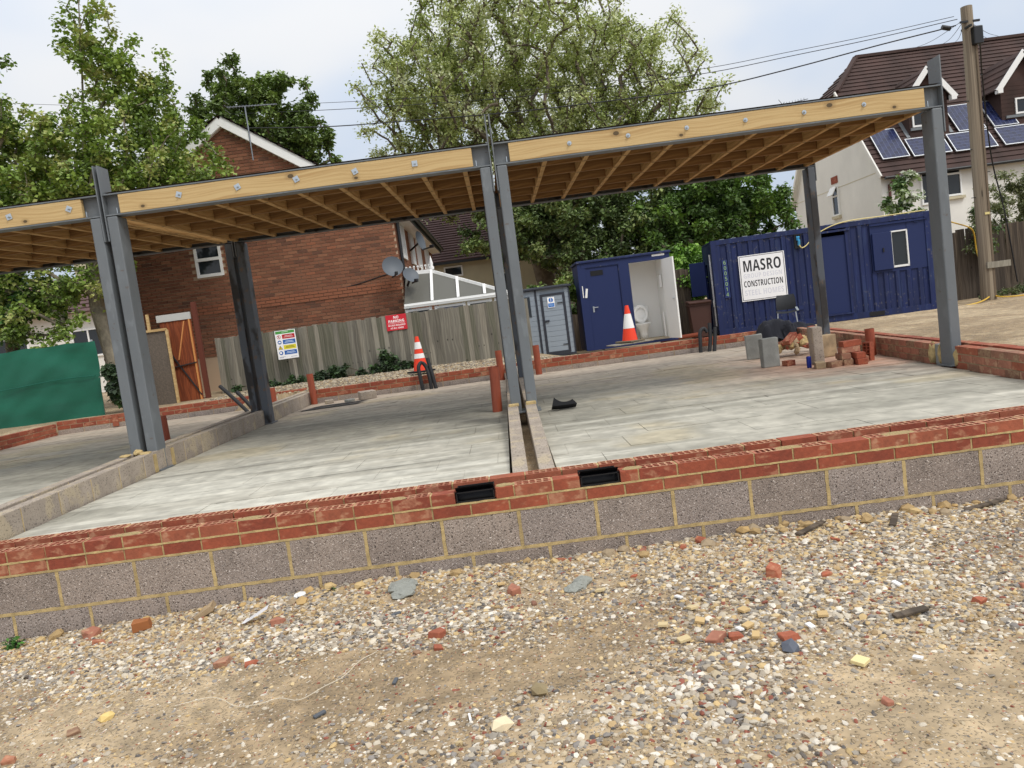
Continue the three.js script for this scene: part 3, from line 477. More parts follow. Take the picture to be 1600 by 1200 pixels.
solo('loose_board', 'pale flat board lying under the cone in front of the toilet cabin', 'board', rbox(0.78, 0.018, 0.42, 0.003), M.fence[2], [2.28, 0.262, -14.35], [0, 0.25, 0.01]);
// ---------------------------------------------------------------- upright drain pipes
const pipeGeo = (h) => { const o = []; for (const [r, y] of [[0.055, 0], [0.055, h], [0.049, h], [0.049, 0.02]]) o.push(new THREE.Vector2(r, y)); return new THREE.LatheGeometry(o, 24); };
[[-4.55, -9.95, 0.34, 'beside the pair of columns near the orange gate', 0.02], [-4.1, -13.2, 0.36, 'beyond the end of the divider wall', 0.01], [-3.36, -13.0, 0.52, 'standing at the rear end of the divider wall', 0.02], [-0.16, -12.9, 0.5, 'at the rear wall behind the centre columns', 0.0], [-0.2, -8.5, 0.5, 'standing on open floor near the centre columns', -0.045], [0.48, -13.05, 0.5, 'at the rear wall in front of the grey shed', 0.0], [4.36, -9.25, 0.32, 'behind the heap of loose bricks', 0.01]].forEach(([x, z, h, w, l]) => {
  solo('drain_pipe', 'upright terracotta coloured drain pipe ' + w, 'pipe', pipeGeo(h + 0.04), M.terracotta, [x, -0.04, z], [0, 0, l], 'terracotta drain pipes standing in the floor');
});
// ---------------------------------------------------------------- black ducts rising from the floor
const duct = (label, list) => { const t = thing('cable_duct', label, 'duct', [0, 0, 0], 0, 'black ducts by the walls'); list.forEach((pts) => part(t, 'hose', tube(pts, 0.032, 30, 10), M.rubber)); };
duct('bent black duct hoses rising by the two banded cone', [[[-1.5, -0.02, -12.95], [-1.52, 0.2, -12.97], [-1.53, 0.4, -13.02], [-1.48, 0.46, -13.1], [-1.42, 0.4, -13.08], [-1.37, 0.2, -13], [-1.36, -0.02, -12.97]], [[-1.28, -0.02, -12.97], [-1.32, 0.25, -13.02], [-1.37, 0.52, -13.1]]]);
duct('straight black ducts leaning by the column near the orange gate', [[[-4.55, -0.02, -13.2], [-4.8, 0.25, -13.3], [-5.05, 0.5, -13.4]], [[-4.48, -0.02, -13.3], [-4.62, 0.18, -13.35], [-4.78, 0.36, -13.42]]]);
duct('black ducts rising in front of the brown wheelie bin', [[[3.28, -0.02, -13.15], [3.3, 0.2, -13.18], [3.33, 0.36, -13.22], [3.4, 0.4, -13.24], [3.45, 0.33, -13.22]], [[3.42, -0.02, -13.13], [3.48, 0.25, -13.18], [3.5, 0.48, -13.23]], [[3.5, -0.02, -13.1], [3.55, 0.22, -13.16], [3.58, 0.4, -13.2]]]);
// ---------------------------------------------------------------- loose blocks and bricks on the floors
const looseBlock = (w, h, d) => { const g = new RoundedBoxGeometry(w, h, d, 3, 0.012), p = g.attributes.position; for (let i = 0; i < p.count; i++) { const k = 0.006 * noise3.noise(p.getX(i) * 22, p.getY(i) * 22, p.getZ(i) * 22 + w * 9); p.setXYZ(i, p.getX(i) + k, p.getY(i) + k, p.getZ(i) + k); } g.computeVertexNormals(); return mUV(g, 1, w, h); };
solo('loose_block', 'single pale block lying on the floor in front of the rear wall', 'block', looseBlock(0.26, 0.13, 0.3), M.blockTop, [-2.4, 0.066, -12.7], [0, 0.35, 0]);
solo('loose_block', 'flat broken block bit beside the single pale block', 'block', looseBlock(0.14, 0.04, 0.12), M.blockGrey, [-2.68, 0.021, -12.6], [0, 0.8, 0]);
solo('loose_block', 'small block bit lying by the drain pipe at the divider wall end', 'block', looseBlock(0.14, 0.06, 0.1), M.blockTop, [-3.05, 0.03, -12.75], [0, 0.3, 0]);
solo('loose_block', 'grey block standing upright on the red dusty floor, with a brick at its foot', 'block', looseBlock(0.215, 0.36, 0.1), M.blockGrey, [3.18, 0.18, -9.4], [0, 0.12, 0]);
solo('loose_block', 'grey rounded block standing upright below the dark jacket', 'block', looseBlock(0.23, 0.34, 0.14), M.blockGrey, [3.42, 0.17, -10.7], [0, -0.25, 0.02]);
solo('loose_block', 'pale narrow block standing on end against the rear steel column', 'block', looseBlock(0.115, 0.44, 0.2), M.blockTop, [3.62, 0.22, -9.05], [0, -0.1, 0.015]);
solo('loose_block', 'yellow mortared block beside the rear steel column', 'block', looseBlock(0.2, 0.28, 0.16), M.mortarGrey, [4.02, 0.14, -9.75], [0, 0.2, 0]);
solo('drinks_can', 'small dark blue drinks can beside the upright narrow block', 'can', new THREE.LatheGeometry([[0, 0], [0.024, 0], [0.027, 0.012], [0.027, 0.122], [0.021, 0.134], [0.02, 0.13], [0, 0.13]].map((q) => new THREE.Vector2(...q)), 20), plain(0x22308c, { roughness: 0.25, metalness: 0.5 }), [3.4, 0, -8.75]);
for (const [a, b, len] of [[0.0, 0.0, 1.5], [0.12, -0.32, 1.3]]) solo('dark_membrane', 'flat dark strip of sheet lying on the floor near the divider wall end', 'sheet', tri([[[0, 0, 0], [len, 0.001, -0.1], [len + 0.25, 0.001, -0.3], [0.3, 0.001, -0.28]]].map((f) => f.map((q) => [q[0] * 0.62, q[1], q[2] * 0.8]))), plain(0x3c3c3e, { roughness: 0.85 }), [-3.38 + a, 0.009, -11.85 + b], undefined, 'dark strips on the floor');
{
  const s = new THREE.Shape(); s.moveTo(-0.13, 0); s.lineTo(-0.1, 0.095); s.quadraticCurveTo(-0.02, 0.0, 0.09, 0.06); s.lineTo(0.13, 0.008); s.lineTo(0, 0); s.closePath();
  solo('black_offcut', 'curved black plastic offcut lying on the floor beside the centre columns', 'offcut', mUV(new THREE.ExtrudeGeometry(s, { depth: 0.1, bevelEnabled: false })), M.blackMatt, [0.5, 0.005, -7.95], [-0.5, 0.1, 0]);
}
const brk = (label, x, y, z, ry, rz = 0, rx = 0, mat, group) => solo('loose_brick', label, 'brick', pick(piercedBricks.slice(0, 1).concat(solidBricks)), mat ?? pick(M.brick), [x, y, z], [rx, ry, rz], group);
const SG = 'bricks in the loose stack by the side wall', SL = 'loose red brick in the small stack in front of the side wall';
[[3.62, 0.033, -8.55, 0.35, 1], [3.75, 0.033, -8.6, 1.5, 1], [3.87, 0.033, -8.5, 1.42, 0], [4.0, 0.033, -8.72, 1.3, 2], [3.74, 0.1, -8.62, 1.48, 1], [3.87, 0.1, -8.56, 1.55, 0], [3.81, 0.167, -8.62, 0.06, 2], [3.83, 0.233, -8.62, 0.1, 0]].forEach(([x, y, z, r, m], i) => brk(SL, x, y, z, r, i === 7 ? 0.03 : R(-0.01, 0.01), 0, [M.brick[0], M.brickDirty, M.brickPale][m], SG));
brk('yellow mortared brick end on in front of the narrow upright block', 3.47, 0.035, -8.62, 1.3, 0, 0, M.mortarGrey);
brk('broken red brick lying at the foot of the upright grey block', 3.36, 0.033, -9.28, 0.3).scale.x = 0.55;
brk('chipped red brick stood on end in front of the drain pipe', 4.09, 0.1, -8.75, 0.4, Math.PI / 2 - 0.05);
brk('red brick tipped up on the heap of rubble', 3.78, 0.25, -10.3, 0.6, 0.5);
{
  const b = []; const t = thing('rubble_heap', 'heap of broken brick and mortar rubble in front of the side wall corner', 'rubble', [3.95, 0, -10.5]);
  for (let i = 0; i < 90; i++) { const r = Math.abs(gauss()) * 0.34, a = R(0, 6.28), h = Math.max(0, 0.2 - r * 0.45); const g = stoneGeo(R(0.025, 0.075)); at(g, Math.cos(a) * r * 1.3, h + 0.02, Math.sin(a) * r, R(0, 3), R(0, 3), R(0, 3)); part(t, 'rubble_piece', g, pick([M.brick[0], M.brickPale, M.mortar, M.mortar, M.mortarGrey])); }
}
function stoneGeo(r) { const g = new THREE.IcosahedronGeometry(r, 0), p = g.attributes.position, o = R(0, 90); for (let i = 0; i < p.count; i++) { const k = 1 + 0.45 * noise3.noise(p.getX(i) / r * 1.4 + o, p.getY(i) / r * 1.4, p.getZ(i) / r * 1.4); p.setXYZ(i, p.getX(i) * k * 1.15, p.getY(i) * k * 0.72, p.getZ(i) * k); } g.computeVertexNormals(); return mUV(g); }
{
  // dark jacket thrown over the wall corner: a sagging lumpy cloth
  const drape = (w, d, hf, s) => { const g = new THREE.PlaneGeometry(w, d, 50, 50); g.rotateX(-Math.PI / 2); const p = g.attributes.position; for (let i = 0; i < p.count; i++) { const x = p.getX(i), z = p.getZ(i); p.setY(i, hf(x / w, z / d) + 0.03 * noise3.noise(x * 9 + s, z * 6, 2) + 0.018 * noise3.noise(x * 22 + s, z * 14, 5)); } g.computeVertexNormals(); return g; };
  const cloth = plain(0x1b1d26, { roughness: 0.95, side: THREE.DoubleSide }), t = thing('dark_jacket', 'dark jacket thrown in a heap over the low brick wall', 'jacket', [4.6, -0.02, -13.15], 0.1); t.scale.set(0.88, 0.92, 0.9);
  part(t, 'body', drape(0.72, 0.62, (u, v) => 0.2 + 0.2 * Math.sqrt(Math.max(0, 1 - 3.4 * u * u - 3 * v * v)) + 0.05 * noise3.noise(u * 5, v * 3, 7) - 0.26 * ss(v, 0.2, 0.5) - 0.1 * ss(Math.abs(u), 0.35, 0.5) + 0.05, 3), cloth);
  part(t, 'sleeve', drape(0.66, 0.3, (u, v) => 0.2 + 0.13 * Math.exp(-(u * u * 5 + v * v * 14)), 8), cloth, [0.48, 0.02, -0.1], [0, -0.2, 0]);
  part(t, 'hanging_sleeve', at(drape(0.2, 0.42, (u, v) => 0.06 * Math.exp(-u * u * 12), 12), 0, 0, 0, 1.35), cloth, [0.12, 0.14, 0.3]);
}
{
  const t = thing('plastic_chair', 'black plastic stacking chair standing against the blue container', 'chair', [6.72, -0.13, -18.35], -0.35);
  const shell = (w, h, c) => { const g = new THREE.PlaneGeometry(w, h, 12, 8), p = g.attributes.position; for (let i = 0; i < p.count; i++) { const x = p.getX(i) / w * 2, y = p.getY(i) / h * 2; p.setX(i, p.getX(i) * (1 - 0.14 * Math.max(0, y) ** 2)); p.setZ(i, c * x * x - 0.02 * y * y); } g.computeVertexNormals(); return g; };
  const pl = plain(0x202226, { roughness: 0.45, side: THREE.DoubleSide });
  part(t, 'seat', at(shell(0.46, 0.44, 0.03), 0, 0.44, 0.02, -Math.PI / 2 + 0.06), pl); part(t, 'backrest', at(shell(0.45, 0.36, 0.05), 0, 0.66, -0.2, -0.16), pl);
  for (const x of [-0.2, 0.2]) for (const z of [-0.17, 0.2]) part(t, 'leg', bar([x, 0.43, z], [x * 1.15, 0, z * 1.15], 0.022), M.zinc);
  part(t, 'arm_tablet', bar([0.22, 0.52, -0.1], [0.25, 0.45, 0.22], 0.05, 0.015), plain(0x9aa0a4, { roughness: 0.3 }));
}

// ---------------------------------------------------------------- blue site container
{
  const t = thing('site_container', 'long dark blue site container with MASRO CONSTRUCTION board and shuttered window', 'container', [5.59, -0.17, -20.2], -0.13); t.scale.x = 1.0246;
  const L = 5.28, H = 2.48, D = 1.75, holes = [[4.33, 4.72, 1.19, 2.1]];
  const pan = [], rib = (x0, x1, y0, y1) => { for (let x = x0; x < x1 - 0.001; x += 0.27) { const w = Math.min(0.27, x1 - x), pr = [[0, 0], [0.09, 0], [0.12, -0.032], [0.24, -0.032], [0.27, 0]].filter((q) => q[0] <= w + 1e-6); if (pr.at(-1)[0] < w) pr.push([w, pr.at(-1)[1]]); for (let i = 0; i < pr.length - 1; i++) { const [a, c] = pr[i], [b, d] = pr[i + 1]; pan.push([[x + a, y0, c], [x + b, y0, d], [x + b, y1, d], [x + a, y1, c]]); } } };
  rib(0.12, 2.66, 0.16, 2.36); rib(3.3, 3.84, 0.16, 2.36); rib(3.84, 5.2, 0.16, 1.1);
  part(t, 'side_panel', tri(pan), M.blue);
  part(t, 'frame', merge([box(0.13, H, 0.13, 0.065, H / 2, -0.05), box(0.13, H, 0.13, L - 0.065, H / 2, -0.05), box(L - 0.26, 0.12, 0.08, L / 2, H - 0.06, -0.03), box(L - 0.26, 0.16, 0.08, L / 2, 0.08, -0.03)]), M.blue);
  part(t, 'end_wall', merge([box(0.05, H - 0.1, 0.9, 0.03, H / 2, -0.6), box(0.05, 0.5, D - 0.1, 0.03, H - 0.3, -D / 2), box(0.05, H, 0.12, 0.03, H / 2, -D + 0.06)]), M.blue);
  part(t, 'far_walls', merge([box(L, H - 0.05, 0.04, L / 2, H / 2, -D), box(0.04, H - 0.05, D, L - 0.04, H / 2, -D / 2), box(L, 0.05, D, L / 2, 0.1, -D / 2)]), M.blue);
  const rf = part(t, 'roof', box(L, 0.03, D, L / 2, H - 0.02, -D / 2), M.blue);
  for (let x = 0.3; x < L; x += 0.29) part(rf, 'roof_rib', box(0.12, 0.02, D - 0.1, x, H + 0.005, -D / 2), plain(0x9fa6ae, { roughness: 0.6 }));
  // steel door, window in a flat panel, shutter folded back
  const dr = part(t, 'door', rbox(0.58, 1.98, 0.03, 0.004, 2.98, 1.19, -0.02), M.blueDoor); part(dr, 'door_surround', merge([box(0.06, 2.1, 0.06, 2.665, 1.22, 0.0), box(0.06, 2.1, 0.06, 3.29, 1.22, 0), box(0.78, 0.05, 0.1, 2.98, 2.3, 0.02), box(0.66, 0.04, 0.09, 2.98, 0.18, 0.01)]), M.blue);
  part(t, 'window_panel', merge([box(0.47, 1.26, 0.03, 4.09, 1.73, -0.02), box(0.5, 1.26, 0.03, 4.96, 1.73, -0.02), box(0.4, 0.24, 0.03, 4.525, 2.225, -0.02), box(0.4, 0.1, 0.03, 4.525, 1.14, -0.02), box(1.35, 0.025, 0.05, 4.55, 2.3, 0.01)]), M.blueDoor);
  const w = part(t, 'window', merge([box(0.4, 0.035, 0.05, 4.525, 2.09, 0), box(0.4, 0.05, 0.05, 4.525, 1.21, 0), box(0.03, 0.9, 0.05, 4.34, 1.65, 0), box(0.03, 0.9, 0.05, 4.71, 1.65, 0)]), M.white); part(w, 'pane', box(0.36, 0.86, 0.006, 4.525, 1.65, -0.02), M.pane);
  part(t, 'shutter', rbox(0.45, 0.94, 0.05, 0.006, 4.11, 1.63, 0.04), M.blueDoor); part(t, 'shutter_handle', box(0.03, 0.1, 0.03, 4.12, 1.66, 0.08), M.black);
  part(t, 'shutter', rbox(0.05, 0.9, 0.46, 0.006, -0.3, 1.55, -0.7, 0, 0.9, 0), M.blueDoor);
  part(t, 'end_door_frame', merge([box(0.03, 1.9, 0.05, -0.01, 1.2, -0.35), box(0.04, 0.16, 0.06, -0.02, 0.85, -0.33)]), M.white);
  const so = part(t, 'power_inlet', merge([box(0.16, 0.34, 0.05, 2.12, 2.16, 0.03), box(0.2, 0.02, 0.1, 2.12, 2.34, 0.05)]), M.black); part(so, 'plug', merge([cyl(0.035, 0.04, 0.09, 2.12, 2.24, 0.09, 0.4), cyl(0.03, 0.03, 0.14, 2.13, 2.13, 0.12, 0.3)]), plain(0x4aa6d8, { roughness: 0.4 }));
  part(t, 'fork_pocket', box(0.36, 0.11, 0.02, 3.86, 0.08, 0.012), M.black); part(t, 'vent', merge([0, 1, 2, 3].map((i) => box(0.1, 0.012, 0.02, 4.95, 2.26 + i * 0.03, 0.02))), M.blueDoor);
  part(t, 'junction_box', box(0.12, 0.1, 0.03, 2.06, 0.47, 0.01), M.blueDoor);
  const bd = part(t, 'name_board', rbox(1.13, 1.18, 0.012, 0.002, 1.205, 1.4, 0.012), M.white);
  part(bd, 'lettering', new THREE.PlaneGeometry(1.13, 1.18), canvasMat(904, 944, (c, w, h) => {
    c.fillStyle = '#f6f6f8'; c.fillRect(0, 0, w, h); c.strokeStyle = '#23232b'; c.lineWidth = 12; c.strokeRect(22, 22, w - 44, h - 44);
    const put = (s, y, px, wd, col) => { c.save(); c.fillStyle = col; c.font = 'bold ' + px + 'px sans-serif'; const m = c.measureText(s).width; c.translate(w / 2, y); c.scale(wd / m, 1.5); c.textAlign = 'center'; c.fillText(s, 0, 0); c.restore(); };
    put('MASRO', 335, 214, 770, '#1d1d24'); put('GROUP DESIGN', 470, 84, 770, '#dcdde6'); put('CONSTRUCTION', 652, 116, 780, '#1d1d24'); put('STEEL HOMES', 830, 104, 780, '#dcdde6');
  }), [1.205, 1.4, 0.02]);
  const dg = canvasMat(128, 896, (c, w, h) => { c.fillStyle = '#1c3068'; c.fillRect(0, 0, w, h); c.fillStyle = '#8fae78'; c.textAlign = 'center'; c.font = 'bold 118px monospace'; [...'6005014'].forEach((s, i) => c.fillText(s, w / 2, 106 + i * 126)); });
  part(t, 'serial_digits', new THREE.PlaneGeometry(0.135, 0.98), dg, [0.3, 1.46, 0.0065]);
  part(t, 'inlet_cable', tube([[2.13, 2.07, 0.13], [2.18, 1.99, 0.12], [2.3, 2.03, 0.08], [2.52, 2.24, 0.06], [2.9, 2.42, 0.05], [3.3, 2.5, 0.03], [4.2, 2.51, -0.02], [5.2, 2.51, -0.04]], 0.014, 60, 6), plain(0xd9c98a, { roughness: 0.6 }));
}
{
  const t = thing('wheelie_bin', 'brown wheelie bin between the toilet cabin and the blue container', 'bin', [5.22, -0.2, -20.6], -0.1), m = plain(0x46281f, { roughness: 0.6 });
  part(t, 'body', prism([[-0.22, 0.06], [0.22, 0.06], [0.28, 0.94], [-0.28, 0.94]], 0.5, 0.008).translate(0, 0, -0.3), m);
  part(t, 'lid', rbox(0.6, 0.06, 0.62, 0.02, 0, 0.99, -0.03, 0.06), m); part(t, 'rim', box(0.6, 0.05, 0.56, 0, 0.92, -0.05), m);
  for (const x of [-0.2, 0.2]) part(t, 'wheel', cyl(0.1, 0.1, 0.05, x, 0.1, -0.3, 0, 0, Math.PI / 2), M.rubber);
  solo('lying_pipe', 'orange drain pipe lying on the ground beside the brown bin', 'pipe', at(pipeGeo(1.1), 0, 0, 0, 0, 0, Math.PI / 2), plain(0x7a3820), [5.1, -0.05, -20.2], [0, 0.1, 0.03]);  // pipe colour darkened to carry the shade it lies in
}
// ---------------------------------------------------------------- blue toilet cabin with an open door
{
  const t = thing('toilet_cabin', 'dark blue toilet cabin with one door open on a white toilet', 'cabin', [1.9, -0.02, -18.5]), W = 2.22, H = 2.1, D = 1.3;
  part(t, 'body', merge([box(0.09, H, 0.1, 0.045, H / 2, -0.05), box(0.1, H, 0.1, W - 0.05, H / 2, -0.05), box(W - 0.19, 0.14, 0.1, W / 2, H - 0.07, -0.05), box(W - 0.19, 0.06, 0.1, W / 2, 0.03, -0.05), box(0.24, H - 0.2, 0.1, 1.11, H / 2 - 0.04, -0.05), box(0.1, H - 0.2, 0.1, 0.14, H / 2 - 0.04, -0.05), box(0.07, H - 0.2, 0.1, 2.085, H / 2 - 0.04, -0.05), box(0.04, H, D - 0.1, 0.03, H / 2, -D / 2 - 0.05), box(0.04, H, D - 0.1, W - 0.03, H / 2, -D / 2 - 0.05), box(W, H, 0.04, W / 2, H / 2, -D)]), M.blueDoor);
  const rf = part(t, 'roof', rbox(W + 0.06, 0.06, D + 0.08, 0.015, W / 2, H + 0.02, -D / 2), M.blue); part(rf, 'label_plate', box(0.3, 0.05, 0.005, 1.95, H - 0.03, 0.004), M.white);
  const d = part(t, 'door', rbox(0.78, 1.92, 0.04, 0.004, 0.58, 1.0, -0.035), M.blueDoor); part(d, 'vent_grille', box(0.3, 0.12, 0.01, 0.45, 1.83, -0.012), M.blackMatt); part(d, 'handle', merge([box(0.035, 0.14, 0.012, 0.28, 0.98, -0.01), box(0.12, 0.02, 0.02, 0.33, 1.02, 0.02)]), M.zinc);
  part(t, 'door_trim', merge([box(0.82, 0.02, 0.02, 0.58, 1.985, 0.0), box(0.015, 1.94, 0.015, 0.98, 1.0, 0.0)]), M.blue);
  part(t, 'white_tag', merge([box(0.02, 0.28, 0.01, 0.07, 1.42, 0.005), box(0.05, 0.22, 0.01, 0.15, 1.38, 0.012, 0, 0, -0.18)]), M.white);
  // inside
  part(t, 'lining', tri([[[1.24, 0.07, -0.9], [2.04, 0.07, -0.9], [2.04, 1.98, -0.9], [1.24, 1.98, -0.9]], [[1.24, 0.07, -0.1], [1.24, 0.07, -0.9], [1.24, 1.98, -0.9], [1.24, 1.98, -0.1]], [[2.04, 0.07, -0.9], [2.04, 0.07, -0.1], [2.04, 1.98, -0.1], [2.04, 1.98, -0.9]], [[1.24, 1.97, -0.9], [2.04, 1.97, -0.9], [2.04, 1.97, -0.1], [1.24, 1.97, -0.1]]]), M.whiteWall);
  part(t, 'cabin_floor', box(0.8, 0.03, 0.85, 1.64, 0.075, -0.47), plain(0xb5a68c));
  const o = part(t, 'open_door', rbox(0.035, 1.88, 0.74, 0.004, 2.07, 1.01, 0.38, 0, 0.14, 0), M.whiteWall); part(o, 'lock_case', merge([box(0.012, 0.24, 0.12, 2.1, 1.0, 0.62, 0, 0.14, 0), box(0.05, 0.02, 0.1, 2.08, 1.0, 0.6)]), M.zinc);
  part(t, 'dispenser', box(0.05, 0.3, 0.1, 2.0, 1.45, -0.3), M.white); part(t, 'waste_pipe', cyl(0.02, 0.02, 0.6, 1.99, 0.4, -0.3), M.white);
  const w = thing('toilet', 'white toilet with raised seat inside the open cabin', 'toilet', [3.4, 0.07, -19.0]);
  const lathe = (a) => new THREE.LatheGeometry(a.map((q) => new THREE.Vector2(...q)), 28);
  part(w, 'bowl', lathe([[0.001, 0.02], [0.11, 0.0], [0.1, 0.12], [0.12, 0.22], [0.19, 0.36], [0.2, 0.4], [0.16, 0.4], [0.1, 0.28], [0.001, 0.26]]).scale(0.92, 1, 1.2), M.white);
  part(w, 'cistern', rbox(0.42, 0.36, 0.18, 0.03, 0, 0.62, -0.3), M.white);
  part(w, 'seat', at(new THREE.TorusGeometry(0.15, 0.035, 10, 30).scale(1, 1.22, 0.6), 0, 0.62, -0.16, -0.12), M.white); part(w, 'lid', at(cyl(0.2, 0.2, 0.015, 0, 0, 0, Math.PI / 2, 0, 0, 28).scale(0.9, 1.15, 1), 0, 0.63, -0.19, -0.12), M.white);
}
// ---------------------------------------------------------------- grey plastic shed
{
  const t = thing('plastic_shed', 'grey plastic garden shed with dark trim beside the blue toilet cabin', 'shed', [0.2, -0.03, -18.5]), W = 1.44, H = 1.62, g = plain(0x8f9aa6, { roughness: 0.6 }), k = plain(0x2b2f3a, { roughness: 0.6 });
  part(t, 'shell', merge([box(W, H, 0.02, W / 2, H / 2, -0.03), box(0.02, H, 1, 0.01, H / 2, -0.52), box(0.02, H, 1, W - 0.01, H / 2, -0.52), box(W, H, 0.02, W / 2, H / 2, -1.0)]), g);
  for (let i = 0; i < 13; i++) for (const [a, b] of [[0.0, 0.61], [0.65, 0.74], [1.31, 1.42]]) part(t, 'plank', rbox(b - a, 0.118, 0.022, 0.006, (a + b) / 2, 0.1 + i * 0.121, -0.008), g);
  const d = part(t, 'door', box(0.5, 1.36, 0.012, 1.025, 0.78, -0.014), g); for (let i = 0; i < 11; i++) part(d, 'door_plank', rbox(0.48, 0.118, 0.022, 0.006, 1.025, 0.165 + i * 0.1225, -0.004), g);
  part(t, 'door_frame', merge([box(0.055, 1.44, 0.035, 0.755, 0.78, 0), box(0.055, 1.44, 0.035, 1.295, 0.78, 0), box(0.485, 0.055, 0.035, 1.025, 1.475, 0), box(0.485, 0.055, 0.035, 1.025, 0.085, 0)]), k);
  part(t, 'corner_post', merge([box(0.045, H, 0.04, 0.63, H / 2, 0), box(0.03, H, 0.04, W - 0.012, H / 2, 0.0), box(W, 0.05, 0.04, W / 2, 0.02, 0.002)]), k);
  part(t, 'hinge', merge([box(0.14, 0.016, 0.012, 1.2, 1.26, 0.022), box(0.12, 0.016, 0.012, 1.21, 0.26, 0.022)]), k); part(t, 'handle', box(0.1, 0.035, 0.03, 0.84, 0.86, 0.03), k);
  part(t, 'window', box(0.13, 0.48, 0.012, 0.42, 1.24, 0.01), M.pane);
  part(t, 'roof', rbox(W + 0.12, 0.05, 1.16, 0.01, W / 2, H + 0.05, -0.5, 0.05), k);
  part(t, 'mandatory_sign', new THREE.PlaneGeometry(0.17, 0.25), canvasMat(170, 250, (c, w, h) => { c.fillStyle = '#fff'; c.fillRect(0, 0, w, h); c.fillStyle = '#2d6fc0'; c.beginPath(); c.arc(85, 72, 54, 0, 7); c.fill(); c.fillRect(10, 146, 150, 92); c.fillStyle = '#fff'; c.fillRect(78, 26, 14, 92); c.fillStyle = '#9fc0e8'; c.fillRect(26, 170, 118, 10); c.fillRect(34, 196, 100, 10); }), [0.98, 1.29, 0.022], [0, 0, -0.01]);
}
// ---------------------------------------------------------------- houses
function windowUnit(parent, x, y, z, w, h, mullions = [], transoms = [], glass = M.pane, ry = 0) {
  const fr = [box(0.06, h, 0.07, -w / 2 + 0.03, 0, 0), box(0.06, h, 0.07, w / 2 - 0.03, 0, 0), box(w - 0.12, 0.06, 0.07, 0, h / 2 - 0.03, 0), box(w - 0.12, 0.07, 0.07, 0, -h / 2 + 0.035, 0)];
  for (const m of mullions) fr.push(box(0.06, h - 0.13, 0.06, m * w, 0, 0)); for (const m of transoms) fr.push(box(w - 0.12, 0.07, 0.06, 0, m * h, 0.004));
  const f = part(parent, 'window', merge(fr), M.white, [x, y, z], [0, ry, 0]); part(f, 'pane', box(w - 0.08, h - 0.08, 0.01, 0, 0, -0.012), glass); return f;
}
function tiledSlope(parent, e0, e1, r0, r1, n, mat, name = 'tile_course') {                       // eave corners, ridge corners
  const E0 = V(...e0), E1 = V(...e1), R0 = V(...r0), R1 = V(...r1), nn = V().crossVectors(E1.clone().sub(E0), R0.clone().sub(E0)).normalize(); if (nn.y < 0) nn.negate();
  const slope = part(parent, 'roof_slope', tri([[E0, E1, R1, R0].map((q) => q.toArray())]), mat);
  for (let i = 0; i < n; i++) {
    const a = i / n, b = (i + 1.12) / n, lo0 = E0.clone().lerp(R0, a), lo1 = E1.clone().lerp(R1, a), hi0 = E0.clone().lerp(R0, Math.min(b, 1)), hi1 = E1.clone().lerp(R1, Math.min(b, 1)), up = nn.clone().multiplyScalar(0.055), dn = nn.clone().multiplyScalar(0.012);
    const A = lo0.clone().add(up), B = lo1.clone().add(up), C = hi1.clone().add(dn), D = hi0.clone().add(dn);
    part(slope, name, tri([[A, B, C, D], [lo0, lo1, B, A]].map((f) => f.map((q) => q.toArray()))), mat);
  }
  return slope;
}
